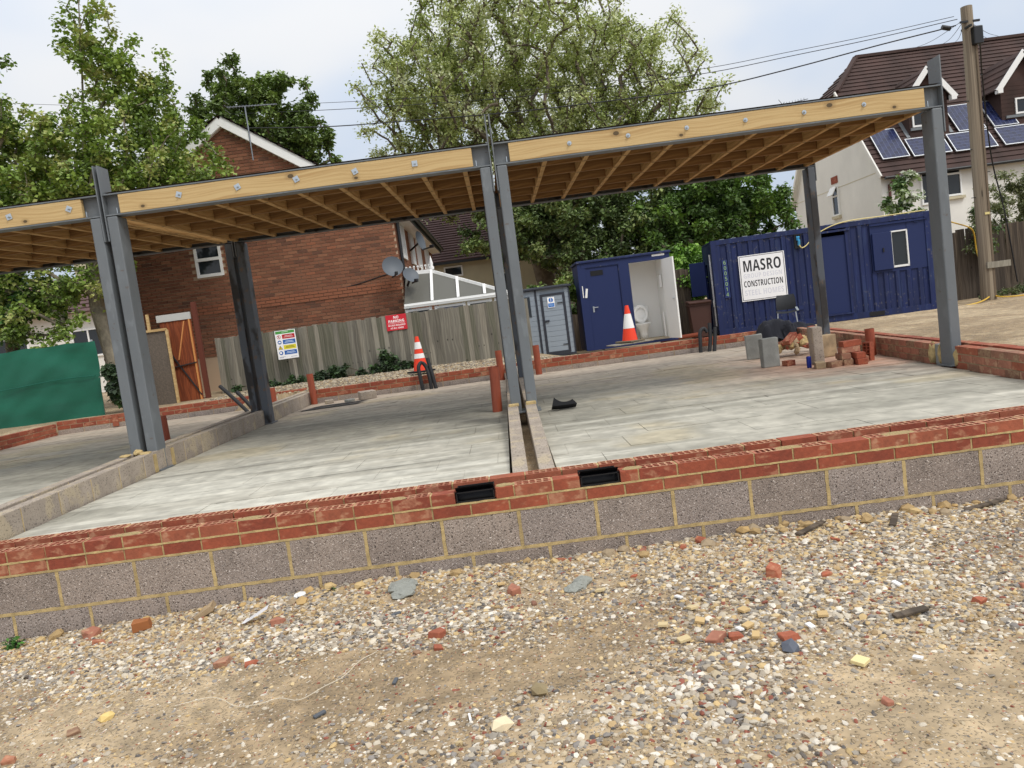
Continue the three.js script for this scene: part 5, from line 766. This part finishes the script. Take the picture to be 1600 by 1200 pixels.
// a skeleton grown towards clump points spread through the crown, radii by the pipe rule
function tree(name, label, { base, trunk, crown, clumps, leaves, size, tones, spread, r0, bark = M.bark, group, gap = 0.1, seedN, aspect, lift = 0.35, ls, tw = 0.6, category = 'tree', twig = 0.012 }) {
  seed = seedN; const t = thing(name, label, category, base, 0, group), pts = [];
  let tot = 0; const vol = crown.map((c) => c[3] * c[4] * c[5]); vol.forEach((v) => (tot += v));
  crown.forEach(([cx, cy, cz, rx, ry, rz], ci) => {
    const n = Math.round(clumps * vol[ci] / tot);
    for (let i = 0, guard = 0; i < n && guard < n * 20; guard++) {
      const u = gauss(), v = gauss(), w = gauss(), l = Math.hypot(u, v, w) || 1, k = Math.pow(rnd(), 0.42) * (0.86 + 0.28 * noise3.noise(u / l * 1.9 + seedN, v / l * 1.9, w / l * 1.9));
      const x = cx + u / l * k * rx, y = cy + v / l * k * ry, z = cz + w / l * k * rz;
      if (noise3.noise(x * 0.75 / spread * 0.5 + seedN, y * 0.75 / spread * 0.5, z * 0.75 / spread * 0.5) < gap - 0.3) continue; pts.push(V(x, y, z)); i++;
    }
  });
  const nodes = trunk.map((p, i) => ({ p: V(...p), par: i - 1, r: 0, kids: 0 }));
  const top = nodes.length - 1, org = nodes[Math.max(0, Math.floor(top * 0.5))].p;
  pts.sort((a, b) => a.distanceToSquared(org) - b.distanceToSquared(org));
  const ends = [];
  for (const q of pts) {
    let best = 0, bd = 1e9;
    for (let i = 1; i < nodes.length; i++) { const p = nodes[i].p, dy = q.y - p.y, dd = Math.hypot(q.x - p.x, dy * 1.0, q.z - p.z) + (dy < lift * Math.hypot(q.x - p.x, q.z - p.z) ? (lift * Math.hypot(q.x - p.x, q.z - p.z) - dy) * 1.1 : 0); if (dd < bd) { bd = dd; best = i; } }
    const A = nodes[best].p, L = A.distanceTo(q), n = Math.max(1, Math.ceil(L / (spread * 0.9))); let par = best;
    for (let k = 1; k <= n; k++) { const s = k / n, p = A.clone().lerp(q, s); p.y += Math.sin(s * Math.PI) * L * 0.05; if (k < n) p.add(V(gauss(), gauss(), gauss()).multiplyScalar(L * 0.05)); nodes.push({ p, par, r: 0, kids: 0 }); nodes[par].kids++; par = nodes.length - 1; }
    ends.push(par);
  }
  for (let i = nodes.length - 1; i > 0; i--) { const n = nodes[i]; if (n.r === 0) n.r = twig ** 2.3; nodes[n.par].r += n.r; }
  const rr = nodes.map((n) => Math.pow(n.r, 1 / 2.3)), sc = r0 / rr[0]; const pos = [], nor = [], uvs = [], x = V(), y = V(), d = V(), S = 6;
  nodes.forEach((n, i) => {
    if (i === 0) return; const P = nodes[n.par].p, Q = n.p, ra = Math.max(twig * 0.5, rr[n.par] * sc * (nodes[n.par].par >= 0 && n.par > top ? 1 : 1)), rb = Math.max(twig * 0.4, rr[i] * sc), r1 = Math.min(ra, rb * 1.5);
    d.copy(Q).sub(P).normalize(); x.set(1, 0.2, 0.3).cross(d).normalize(); y.crossVectors(d, x); const ring = (c, r, k) => { const a = k / S * 6.2832; return [c.x + (x.x * Math.cos(a) + y.x * Math.sin(a)) * r, c.y + (x.y * Math.cos(a) + y.y * Math.sin(a)) * r, c.z + (x.z * Math.cos(a) + y.z * Math.sin(a)) * r]; }, nn = (k) => { const a = k / S * 6.2832; return [x.x * Math.cos(a) + y.x * Math.sin(a), x.y * Math.cos(a) + y.y * Math.sin(a), x.z * Math.cos(a) + y.z * Math.sin(a)]; };
    const sides = rb < 0.02 ? 3 : S, st = S / sides;
    for (let k = 0; k < sides; k++) { const a = ring(P, r1, k * st), b = ring(P, r1, (k + 1) * st), c = ring(Q, rb, (k + 1) * st), e = ring(Q, rb, k * st), na = nn(k * st), nb = nn((k + 1) * st); pos.push(...a, ...b, ...c, ...a, ...c, ...e); nor.push(...na, ...nb, ...nb, ...na, ...nb, ...na); const u0 = k / sides * 0.6, u1 = (k + 1) / sides * 0.6; uvs.push(u0, P.y, u1, P.y, u1, Q.y, u0, P.y, u1, Q.y, u0, Q.y); }
  });
  const g = new THREE.BufferGeometry(); g.setAttribute('position', new THREE.BufferAttribute(new Float32Array(pos), 3)); g.setAttribute('normal', new THREE.BufferAttribute(new Float32Array(nor), 3)); g.setAttribute('uv', new THREE.BufferAttribute(new Float32Array(uvs), 2));
  part(t, 'trunk', g, bark);
  const L = [], per = leaves / ends.length;
  for (const e of ends) { const q = nodes[e].p, b = nodes[nodes[e].par].p, tone = R(0, tones.length - 1), m = Math.round(per * R(0.5, 1.5)), sp = spread * R(0.7, 1.25); for (let i = 0; i < m; i++) { const s = Math.pow(rnd(), tw), r = (ls ?? sp * 0.62); L.push([lerp(b.x, q.x, s) + gauss() * r, lerp(b.y, q.y, s) + gauss() * r * 0.8, lerp(b.z, q.z, s) + gauss() * r, tone]); } }
  const cr = part(t, 'crown', leafMesh(L, size, tones, aspect), M.leaf); cr.userData.kind = 'stuff';
  return t;
}
const maple = [[100, 126, 42], [118, 146, 50], [138, 164, 62], [156, 176, 80], [174, 178, 102]], beam = [[136, 152, 76], [158, 172, 92], [178, 188, 112], [200, 208, 150], [216, 222, 182]], deep = [[68, 100, 28], [84, 118, 34], [102, 138, 42], [122, 156, 52]], bright = [[98, 142, 44], [118, 162, 54], [140, 180, 66]], ivy = [[36, 62, 26], [48, 78, 30], [62, 96, 38]];
tree('maple_tree', 'pale barked maple with fresh green leaves behind the green sheeting', { base: [-8.0, 0.15, -16.1], trunk: [[0, -0.3, 0], [-0.15, 1, 0], [-0.3, 2.2, 0], [-0.3, 3.2, -0.1], [-0.2, 4.4, -0.1], [0, 5.8, -0.1], [0.2, 7.2, -0.1], [0.35, 8.4, -0.1]], crown: [[0.5, 4.8, -0.2, 2.4, 2.0, 1.7], [-1.2, 4.7, 0, 1.8, 2.0, 1.5], [0.35, 7.4, -0.2, 0.9, 1.7, 0.9], [1.3, 6.3, -0.1, 0.95, 1.6, 0.9], [-1.9, 6.1, 0, 1.3, 1.7, 1.0], [-0.9, 2.6, 0.2, 1.9, 0.75, 1.0], [-1.7, 2.0, 0.5, 1.7, 0.8, 0.6], [1.9, 4.2, 0, 1.3, 1.0, 1.0]], clumps: 1040, leaves: 64000, size: 0.088, tones: maple, spread: 0.3, ls: 0.17, tw: 0.9, r0: 0.16, bark: M.barkPale, seedN: 101, aspect: 0.85, gap: 0.12, lift: 0.7, twig: 0.009 });
tree('maple_tree', 'darker leafy tree at the edge beside the pale barked maple', { base: [-10.6, 0.1, -16.6], trunk: [[0, -0.3, 0], [0, 1.2, 0], [0.1, 2.4, 0], [0.1, 3.6, 0]], crown: [[0.2, 4.1, 0, 1.4, 1.5, 1.3], [0.3, 2.4, 0.3, 1.3, 0.7, 1.0]], clumps: 170, leaves: 20000, size: 0.12, tones: [[56, 104, 34], [66, 118, 38], [82, 130, 46]], spread: 0.36, ls: 0.18, r0: 0.13, seedN: 111, aspect: 0.8 });
tree('dark_tree', 'dense dark green tree rising behind the brick house roof', { base: [-8.3, 0, -29], trunk: [[0, -0.3, 0], [0, 2, 0], [0.1, 4, 0], [0.1, 6, 0], [0.1, 8, 0]], crown: [[0.2, 8.7, 0, 3.2, 2.7, 2.2], [1.5, 8.0, 0, 1.9, 2.0, 1.5], [-1.7, 8.2, 0, 2.2, 1.9, 1.6], [0.2, 10.1, 0, 2.4, 1.7, 1.3]], clumps: 520, leaves: 50000, size: 0.165, tones: [[88, 112, 42], [104, 130, 50], [124, 148, 62]], spread: 0.42, ls: 0.2, r0: 0.25, seedN: 121, aspect: 0.6, gap: 0.03 });
tree('whitebeam_tree', 'tall wide tree with sparse olive and silvery leaves behind the carport', { base: [2.1, -0.2, -30.5], trunk: [[0, -0.3, 0], [-0.1, 1.5, 0], [-0.3, 3.2, 0], [-0.7, 4.8, 0], [-0.9, 6.4, 0], [-0.6, 8, 0], [-0.4, 10, 0], [-0.2, 12.2, 0]], crown: [[-0.6, 10.8, 0, 5.9, 5.4, 4.0], [3.6, 8.8, 0, 4.6, 4.2, 3.4], [-3.9, 9.3, 0, 3.2, 4.0, 3], [-3.6, 6.9, 0.3, 2.6, 2.0, 2.2], [0.3, 6.4, 0.5, 4.8, 2.4, 3]], clumps: 1750, leaves: 130000, size: 0.128, tones: beam, spread: 0.42, ls: 0.34, tw: 1.1, r0: 0.42, seedN: 131, aspect: 0.62, gap: 0.02, lift: 0.75, twig: 0.011 });
tree('green_tree', 'full dark green tree beside the white house gable', { base: [8.0, -0.2, -27.5], trunk: [[0, -0.3, 0], [0, 1.2, 0], [0, 2.6, 0], [0.1, 4.2, 0]], crown: [[0.1, 4.2, 0, 2.6, 3.0, 2.3], [-1.6, 3.6, 0.3, 2.0, 2.6, 1.7], [0.9, 2.8, 0.3, 1.9, 2.0, 1.6]], clumps: 420, leaves: 60000, size: 0.16, tones: deep, spread: 0.42, ls: 0.24, r0: 0.26, seedN: 141, aspect: 0.65, gap: 0.02 });
tree('ivy_tree', 'dark ivy covered tree standing behind the toilet cabin', { base: [2.6, -0.2, -28.5], trunk: [[0, -0.3, 0], [0.1, 1.3, 0], [0.2, 2.8, 0], [0.2, 4, 0]], crown: [[0.6, 4.2, 0, 3.9, 2.3, 2], [3.2, 3.4, 0.6, 2.4, 2.4, 1.6], [-2.0, 4.7, 0, 1.9, 1.6, 1.4], [1.4, 2.3, 0.8, 2.6, 1.3, 1.2]], clumps: 520, leaves: 62000, size: 0.155, tones: [[74, 96, 42], [92, 116, 50], [112, 134, 62], [146, 160, 92]], spread: 0.42, ls: 0.25, r0: 0.3, seedN: 151, aspect: 0.65, gap: 0.04 });
const bush = (label, base, crown, leaves, size, tones, spread, seedN, aspect = 0.6, gap = 0.05, bark = M.bark) => tree('bush', label, { base, trunk: [[0, -0.5 * size, 0], [0, crown[0][1] * 0.2, 0], [0, crown[0][1] * 0.6, 0]], crown, clumps: Math.max(14, Math.round(leaves / 90)), leaves, size, tones, spread, r0: Math.min(0.05, size * 0.35), seedN, aspect, gap, category: 'bush', bark, twig: size * 0.055, lift: 0.2 });
bush('light green bush between the toilet cabin and the blue container', [5.35, -0.2, -22.6], [[0, 1.7, 0, 0.95, 1.1, 0.8], [-0.55, 1.0, 0.1, 0.6, 0.9, 0.6], [0.5, 2.3, -0.2, 0.7, 0.6, 0.6]], 9000, 0.15, bright, 0.26, 161, 0.6, -0.1);
bush('low yellow green bush looking over the grey shed roof', [1.2, -0.2, -19.9], [[-0.2, 1.65, 0, 0.95, 0.42, 0.4], [0.5, 1.7, 0, 0.6, 0.5, 0.4]], 3600, 0.11, [[88, 118, 40], [120, 148, 56], [176, 184, 96]], 0.2, 171);
bush('dark leafy bush between the grey shed and toilet cabin roofs', [2.6, -0.2, -20.9], [[0, 1.6, 0, 1.0, 0.8, 0.5]], 3600, 0.13, deep, 0.24, 176);
bush('pale leaved shrub rising above the container roof', [12.6, -0.2, -24.2], [[0.1, 2.6, 0, 0.85, 1.3, 0.7], [0.5, 3.6, 0, 0.5, 0.8, 0.5], [-0.5, 2.0, 0, 0.7, 0.8, 0.6]], 3600, 0.15, [[84, 118, 50], [128, 150, 84], [206, 212, 190]], 0.26, 181, 0.7, 0.16);
bush('large fine leaved bush behind the telegraph pole', [15.4, -0.2, -23.4], [[0.2, 2.4, 0, 1.5, 1.4, 0.8], [0.7, 3.1, 0, 1.2, 1.0, 0.7], [-0.7, 1.7, 0.1, 0.9, 1.0, 0.6]], 11000, 0.13, [[92, 104, 56], [120, 130, 78], [150, 156, 108]], 0.24, 191, 0.32, 0.1);
bush('thin leafy shrub in front of the brown fence by the pole', [13.9, -0.2, -21.9], [[-0.2, 1.7, 0, 0.6, 0.9, 0.25], [0.1, 2.3, 0, 0.5, 0.6, 0.25]], 2200, 0.12, [[70, 98, 42], [98, 118, 58], [120, 130, 80]], 0.2, 196, 0.45, 0.14);
bush('dark ivy clump beside the edge of the green sheeting', [-7.35, 0.1, -14.6], [[0, 0.7, 0, 0.3, 0.62, 0.22]], 1700, 0.11, ivy, 0.14, 201, 0.8, -0.2);
bush('low weeds growing along the foot of the grey fence', [-3.0, 0.16, -16.25], [[-0.2, 0.16, 0, 1.5, 0.2, 0.16], [-2.1, 0.12, 0, 1.1, 0.14, 0.14], [0.5, 0.26, 0, 0.45, 0.3, 0.14]], 4200, 0.09, ivy, 0.12, 211, 0.75, -0.2);
bush('tufts of grass at the foot of the brown fence', [14.6, -0.15, -21.6], [[0, 0.1, 0, 2.2, 0.14, 0.3]], 2600, 0.12, [[76, 96, 44], [104, 118, 60]], 0.14, 221, 0.2, -0.3);
bush('small green weed rooted at the front wall foot beside the white scrap', [-1.18, -0.43, -4.28], [[0, 0.03, 0, 0.035, 0.03, 0.02]], 40, 0.03, [[60, 92, 34], [80, 120, 44]], 0.02, 231, 0.5, -0.3);
bush('bright green weed at the low end of the front wall', [-2.98, -0.5, -4.24], [[0, 0.05, 0, 0.06, 0.05, 0.03]], 90, 0.04, [[60, 110, 34], [80, 140, 44]], 0.03, 241, 0.5, -0.3);

// ---------------------------------------------------------------- gravel and rubble in front of the wall
seed = 777;
const B2 = (x, z, cx, cz, rx, rz) => Math.exp(-(((x - cx) / rx) ** 2 + ((z - cz) / rz) ** 2));
function density(x, z) {                                                                    // how much stone lies loose, from bare trodden dirt to full cover
  let d = 0.29 + 0.5 * nz(x, z, 0.8, 11) + 0.45 * nz(x, z, 2.1, 17) + 0.35 * nz(x, z, 5, 21);
  d += 0.5 * ss(-z, 3.85, 4.3);
  d += 0.5 * B2(x, z, -0.85, -3.55, 0.8, 0.3) + 0.5 * B2(x, z, 1.2, -3.3, 0.9, 0.5) + 0.35 * B2(x, z, 0.5, -2.4, 0.7, 0.3) + 0.4 * B2(x, z, 2.2, -3.9, 1, 0.4) + 0.35 * B2(x, z, -1.7, -3.75, 1, 0.25);
  d -= 0.75 * B2(x, z, -1.5, -3.05, 0.75, 0.24) + 0.7 * B2(x, z, -0.35, -3.0, 0.5, 0.3) + 0.55 * B2(x, z, 0.1, -2.9, 0.35, 0.28) + 0.8 * B2(x, z, 1.4, -2.3, 0.35, 0.3) + 0.45 * B2(x, z, -0.6, -4.0, 0.3, 0.16);
  return Math.max(0.07, Math.min(1, d));
}
{
  const lin = (c) => new THREE.Color().setRGB(...mulc(c, 1 / 255), THREE.SRGBColorSpace);
  const kinds = [
    ['gravel', 'loose pale grey and white crushed stone gravel in front of the wall', [[190, 178, 158], [174, 162, 144], [204, 193, 174], [154, 146, 134], [218, 210, 196], [138, 132, 126]], 44000, [0.003, 0.014], (x, z) => 1 + 0.6 * nz(x, z, 0.9, 31)],
    ['ochre_gravel', 'loose yellow brown flint gravel along the wall foot', [[192, 166, 120], [176, 150, 110], [202, 180, 138], [160, 136, 102], [186, 170, 142]], 25000, [0.0032, 0.015], (x, z) => 0.55 + 1.1 * ss(-z, 3.7, 4.25) + 0.6 * nz(x, z, 1.1, 41)],
    ['stone_chippings', 'small dark and reddish stone chippings mixed into the gravel', [[112, 104, 96], [98, 94, 92], [138, 122, 104], [142, 86, 70], [128, 114, 98]], 30000, [0.002, 0.011], () => 0.8],
  ];
  const m4 = new THREE.Matrix4(), q = new THREE.Quaternion(), e = new THREE.Euler();
  for (const [name, label, pal, n, [s0, s1], bias] of kinds) {
    const g = stoneGeo(1), im = new THREE.InstancedMesh(g, std({ color: 0xffffff, roughness: 0.95 }), n); im.name = name; im.castShadow = im.receiveShadow = true; im.userData = { kind: 'stuff', label, category: 'gravel' };
    const cs = pal.map(lin), c = new THREE.Color(); let i = 0;
    while (i < n) {
      const z = -1.5 - 2.9 * Math.pow(rnd(), 0.8), hw = 1.0 + 0.78 * -z, x = R(-hw, hw); if (rnd() > density(x, z) * bias(x, z)) continue;
      const s = s0 + (s1 - s0) * Math.pow(rnd(), 2.4) * (0.7 + 0.6 * density(x, z)), y = gy(x, z) + s * R(-0.4, 0.38); if (z < -4.37) continue;
      e.set(R(-0.5, 0.5), R(0, 6.3), R(-0.5, 0.5)); q.setFromEuler(e); m4.compose(V(x, y, z), q, V(s * R(0.8, 1.3), s * R(0.6, 1.1), s * R(0.8, 1.3))); im.setMatrixAt(i, m4);
      c.copy(pick(cs)).multiplyScalar(R(0.82, 1.12)); im.setColorAt(i, c); i++;
    }
    scene.add(im);
  }
  // strip of gravel behind the rear wall
  const n = 14000, im = new THREE.InstancedMesh(stoneGeo(1), std({ color: 0xffffff, roughness: 0.95 }), n), pal = [[172, 160, 140], [160, 140, 110], [142, 134, 124], [186, 174, 148], [116, 104, 90]].map(lin), c = new THREE.Color(); im.name = 'rear_gravel'; im.userData = { kind: 'stuff', label: 'strip of pale gravel between the rear wall and the grey fence', category: 'gravel' }; im.castShadow = im.receiveShadow = true;
  for (let i = 0; i < n; i++) { const x = R(-5.8, 5), z = R(-13.35, -16.3), s = R(0.008, 0.026); e.set(R(-0.5, 0.5), R(0, 6), 0); q.setFromEuler(e); m4.compose(V(x, gy(x, z) + s * 0.2, z), q, V(s, s * 0.8, s)); im.setMatrixAt(i, m4); im.setColorAt(i, c.copy(pick(pal)).multiplyScalar(R(0.85, 1.1))); }
  scene.add(im);
}
const put = (name, label, cat, geo, mat, x, z, rot = [0, 0, 0], up = 0.008, group) => { geo.computeBoundingBox(); return solo(name, label, cat, geo, mat, [x, gy(x, z) + up, z], rot, group); };
// broken bricks: a brick with its corners knocked off
function brokenBrick(w, h, d) { const g = new RoundedBoxGeometry(w, h, d, 3, 0.006), p = g.attributes.position, o = R(0, 99), cut = [V(R(-1, 1), R(0.1, 0.6), R(-1, 1)).normalize(), V(R(0.4, 1), R(-0.2, 0.5), R(-0.5, 0.5)).normalize()]; for (let i = 0; i < p.count; i++) { const v = V().fromBufferAttribute(p, i); for (const c of cut) { const k = v.dot(c) - Math.min(w, d) * 0.36; if (k > 0) v.addScaledVector(c, -k * 0.85); } const q = 0.005 * noise3.noise(v.x * 30 + o, v.y * 30, v.z * 30); p.setXYZ(i, v.x + q, v.y + q, v.z + q); } g.computeVertexNormals(); return mUV(g, 1, R(0, 1), R(0, 1)); }
const RG = 'bits of broken red brick on the gravel', RL = 'small bit of broken red brick on the gravel';
[[-0.14, -3.87, 0.085, 0.05, 0.06, 'broken brick with a bright pink face, beside the damp grey mortar lump'], [-0.47, -3.36, 0.085, 0.035, 0.07, 'square broken brick on the edge of the bare dirt patch'], [1.12, -3.54, 0.08, 0.065, 0.07, 'chunky upright brick corner with dusty faces among pale tiles'], [-1.48, -3.43, 0.1, 0.05, 0.06, 'dusty broken brick lying above the white string'], [-1.36, -3.9, 0.1, 0.045, 0.06, 'ribbed broken brick beside the bent white scrap'], [0.96, -2.93, 0.09, 0.03, 0.06, 'flat brick flake above the slate lump']].forEach(([x, z, w, h, d, l]) => put('brick_fragment', l, 'brick fragment', brokenBrick(w, h, d), pick([M.brick[2], M.brickPale, M.brickPale]), x, z, [R(-0.15, 0.15), R(0, 3), R(-0.12, 0.12)], h * 0.3));
[[-1.33, -3.37, 0.06], [-1.92, -2.98, 0.06], [0.15, -4.32, 0.06], [0.94, -4.3, 0.08], [0.83, -4.22, 0.06], [0.68, -2.98, 0.09], [0.76, -2.99, 0.08], [1.33, -3.48, 0.06], [-2.42, -4.1, 0.07], [-0.55, -3.2, 0.04], [-0.46, -3.22, 0.05], [-0.95, -4.15, 0.05], [-0.03, -3.62, 0.04], [0.62, -4.28, 0.045], [1.6, -4.0, 0.05], [2.0, -3.1, 0.05], [-2.1, -2.85, 0.06], [1.05, -2.35, 0.045], [0.4, -2.2, 0.03], [-0.2, -2.35, 0.03], [1.75, -3.0, 0.06], [0.5, -3.9, 0.04]].forEach(([x, z, s]) => put('brick_fragment', RL, 'brick fragment', brokenBrick(s, s * 0.5, s * 0.7), pick([M.brickPale, M.brick[2], M.brickDirty]), x, z, [R(-0.2, 0.2), R(0, 3), R(-0.2, 0.2)], s * 0.08, RG));
// larger broken stones raked against the wall foot
{ const rm = [plain(0xb89a68), plain(0xa68c62), plain(0xc2a878), plain(0x9c8a70)]; for (let i = 0; i < 62; i++) { const x = i < 40 ? R(0.9, 3.0) : R(-3.0, 0.8), z = -4.35 + Math.abs(gauss()) * 0.16, s = R(0.018, 0.042); put('rock_fragment', 'broken yellow stone lying along the front wall foot', 'stone', stoneGeo(s), pick(rm), x, z, [R(-0.4, 0.4), R(0, 6), R(-0.4, 0.4)], s * 0.3, 'yellow stones along the wall foot'); } }
const tileMat = [plain(0xcdb98e, { roughness: 0.9 }), plain(0xc4a878, { roughness: 0.9 }), plain(0xe2d29c, { roughness: 0.7 })], tg = 'small buff tiles scattered on the gravel', tl = 'small flat buff tile lying on the gravel';
[[0.66, -3.3, 0], [0.66, -3.16, 1], [0.86, -3.2, 1], [1.14, -3.05, 1], [0.55, -2.98, 0], [0.5, -3.15, 0], [0.83, -2.95, 1], [0.83, -3.05, 1], [0.3, -3.7, 0], [0.42, -3.75, 1], [-0.2, -4.0, 1]].forEach(([x, z, m]) => put('buff_tile', tl, 'tile', rbox(R(0.04, 0.05), 0.012, R(0.03, 0.042), 0.002), tileMat[m], x, z, [R(-0.15, 0.15), R(0, 3), R(-0.15, 0.15)], 0.017, tg));
put('buff_tile', 'pale cream square tile lying alone on the grey gravel', 'tile', rbox(0.05, 0.014, 0.05, 0.002), tileMat[2], 1.1, -2.63, [0.05, 0.7, 0.02], 0.018);
put('brick_fragment', 'orange brown brick half lying at the front wall foot', 'brick fragment', brokenBrick(0.13, 0.055, 0.08), plain(0x9c6238), -2.21, -4.2, [0, 0.3, 0.05], 0.03); put('brick_fragment', 'dusty pink brick bit beside the orange brown brick half', 'brick fragment', brokenBrick(0.09, 0.05, 0.07), M.brickPale, -2.52, -4.22, [0.1, 1, 0], 0.025); put('brick_fragment', 'dark tilted brick slab leaning at the front wall foot', 'brick fragment', brokenBrick(0.14, 0.035, 0.07), M.mortarGrey, -1.88, -4.24, [0.2, 0.4, 0.25], 0.03);
for (const [x, z, r, l] of [[-0.72, -4.12, 0.13, 'flat spill of set grey mortar beside the dirt bank'], [0.2, -3.84, 0.1, 'lumpy spill of damp grey mortar with a cracked edge']]) put('mortar_spill', l, 'mortar', merge([0, 1, 2, 3, 4, 5, 6, 7].map((i) => at(blob(r * R(0.25, 0.5), r * R(0.14, 0.3)), R(-0.7, 0.7) * r, r * 0.04, R(-0.4, 0.4) * r))), std({ color: 0x8f918a, roughness: 0.9, bumpMap: grainBump, bumpScale: 0.006 }), x, z, [0, R(0, 2), 0], 0.005);
put('slate_lump', 'dark grey slate lump among grey gravel', 'stone', stoneGeo(0.036), plain(0x565b66, { roughness: 0.7 }), 0.92, -2.82, [0, 1, 0], 0.012); put('pale_stone', 'large cream stone near the white plastic strip', 'stone', stoneGeo(0.038), plain(0xe0cfae, { roughness: 0.9 }), -0.19, -2.5, [0, 0.4, 0], 0.012); put('brown_stone', 'large olive brown stone sitting on bare dirt', 'stone', stoneGeo(0.034), plain(0x8e7f60, { roughness: 0.9 }), -0.05, -2.71, [0, 1.9, 0], 0.014); put('yellow_stone', 'smooth yellow stone lying on bare dirt', 'stone', stoneGeo(0.03), plain(0xdcc07c, { roughness: 0.8 }), -1.83, -3.05, [0.2, 0.9, 0], 0.008);
put('white_scrap', 'bent white metal scrap beside the ribbed brick', 'scrap', tri([[[-0.06, 0, 0], [0.06, 0.05, 0.01], [0.07, 0.055, -0.05], [-0.04, 0.004, -0.06]], [[-0.06, 0, 0], [-0.04, 0.004, -0.06], [-0.05, 0.0, -0.08], [-0.08, 0.001, 0]]]), plain(0xd8d8da, { roughness: 0.4, side: THREE.DoubleSide }), -1.5, -3.96, [0, 0.3, 0], 0.015);
put('white_scrap', 'crumpled white scrap at the foot of the front wall', 'scrap', blob(0.035, 0.012), plain(0xe8e8e8), -1.35, -4.26, [0, 0, 0.1], 0.015); put('plastic_strip', 'short white plastic strip on the dirt near the cream stone', 'scrap', rbox(0.008, 0.004, 0.05, 0.001), plain(0xeaeaea), -0.3, -2.6, [0, 0.15, 0], 0.008);
[[0.79, -3.03], [1.55, -3.25], [1.3, -2.62], [0.63, -3.42], [1.06, -2.98]].forEach(([x, z]) => put('white_chip', 'small flat white tile chip on the gravel', 'tile chip', rbox(R(0.03, 0.045), 0.008, R(0.02, 0.028), 0.001), plain(0xebebea, { roughness: 0.3 }), x, z, [R(-0.2, 0.2), R(0, 3), R(-0.2, 0.2)], 0.016, 'white tile chips'));
[[-0.89, -2.82, 0.05, 0.7], [-0.62, -2.98, 0.04, 1.4], [-0.72, -3.72, 0.05, 0.4]].forEach(([x, z, s, r]) => put('slate_flake', 'dark slate flake lying on the dirt', 'stone', rbox(s, 0.01, s * 0.4, 0.003), plain(0x55595f, { roughness: 0.8 }), x, z, [0.05, r, 0.05], 0.008, 'dark slate flakes'));
[[1.55, -4.2, 0.22, 0.5], [2.55, -4.24, 0.25, 0.15], [1.45, -2.95, 0.14, 0.1], [2.0, -4.16, 0.16, 1.0]].forEach(([x, z, L, r]) => put('wood_splinter', 'flat brown splinter of wood on the gravel', 'wood', rbox(L, 0.012, 0.035, 0.003), M.fenceBrown[0], x, z, [0.05, r, 0.08], 0.02, 'wood splinters on the gravel'));
{ const pts = [[-1.55, -3.06], [-1.42, -3.1], [-1.35, -3.06], [-1.27, -2.99], [-1.18, -2.98], [-1.1, -3.0], [-1.0, -2.95], [-0.92, -3.02], [-0.85, -3.08], [-0.8, -3.2], [-0.74, -3.26]]; solo('white_string', 'thin white string curling over the bare dirt', 'string', tube(pts.map(([x, z]) => [x, gy(x, z) + 0.012, z]), 0.0014, 90, 5), plain(0xd8cfbc)); }
renderer.shadowMap.type = THREE.PCFSoftShadowMap;
renderer.render(scene, camera);
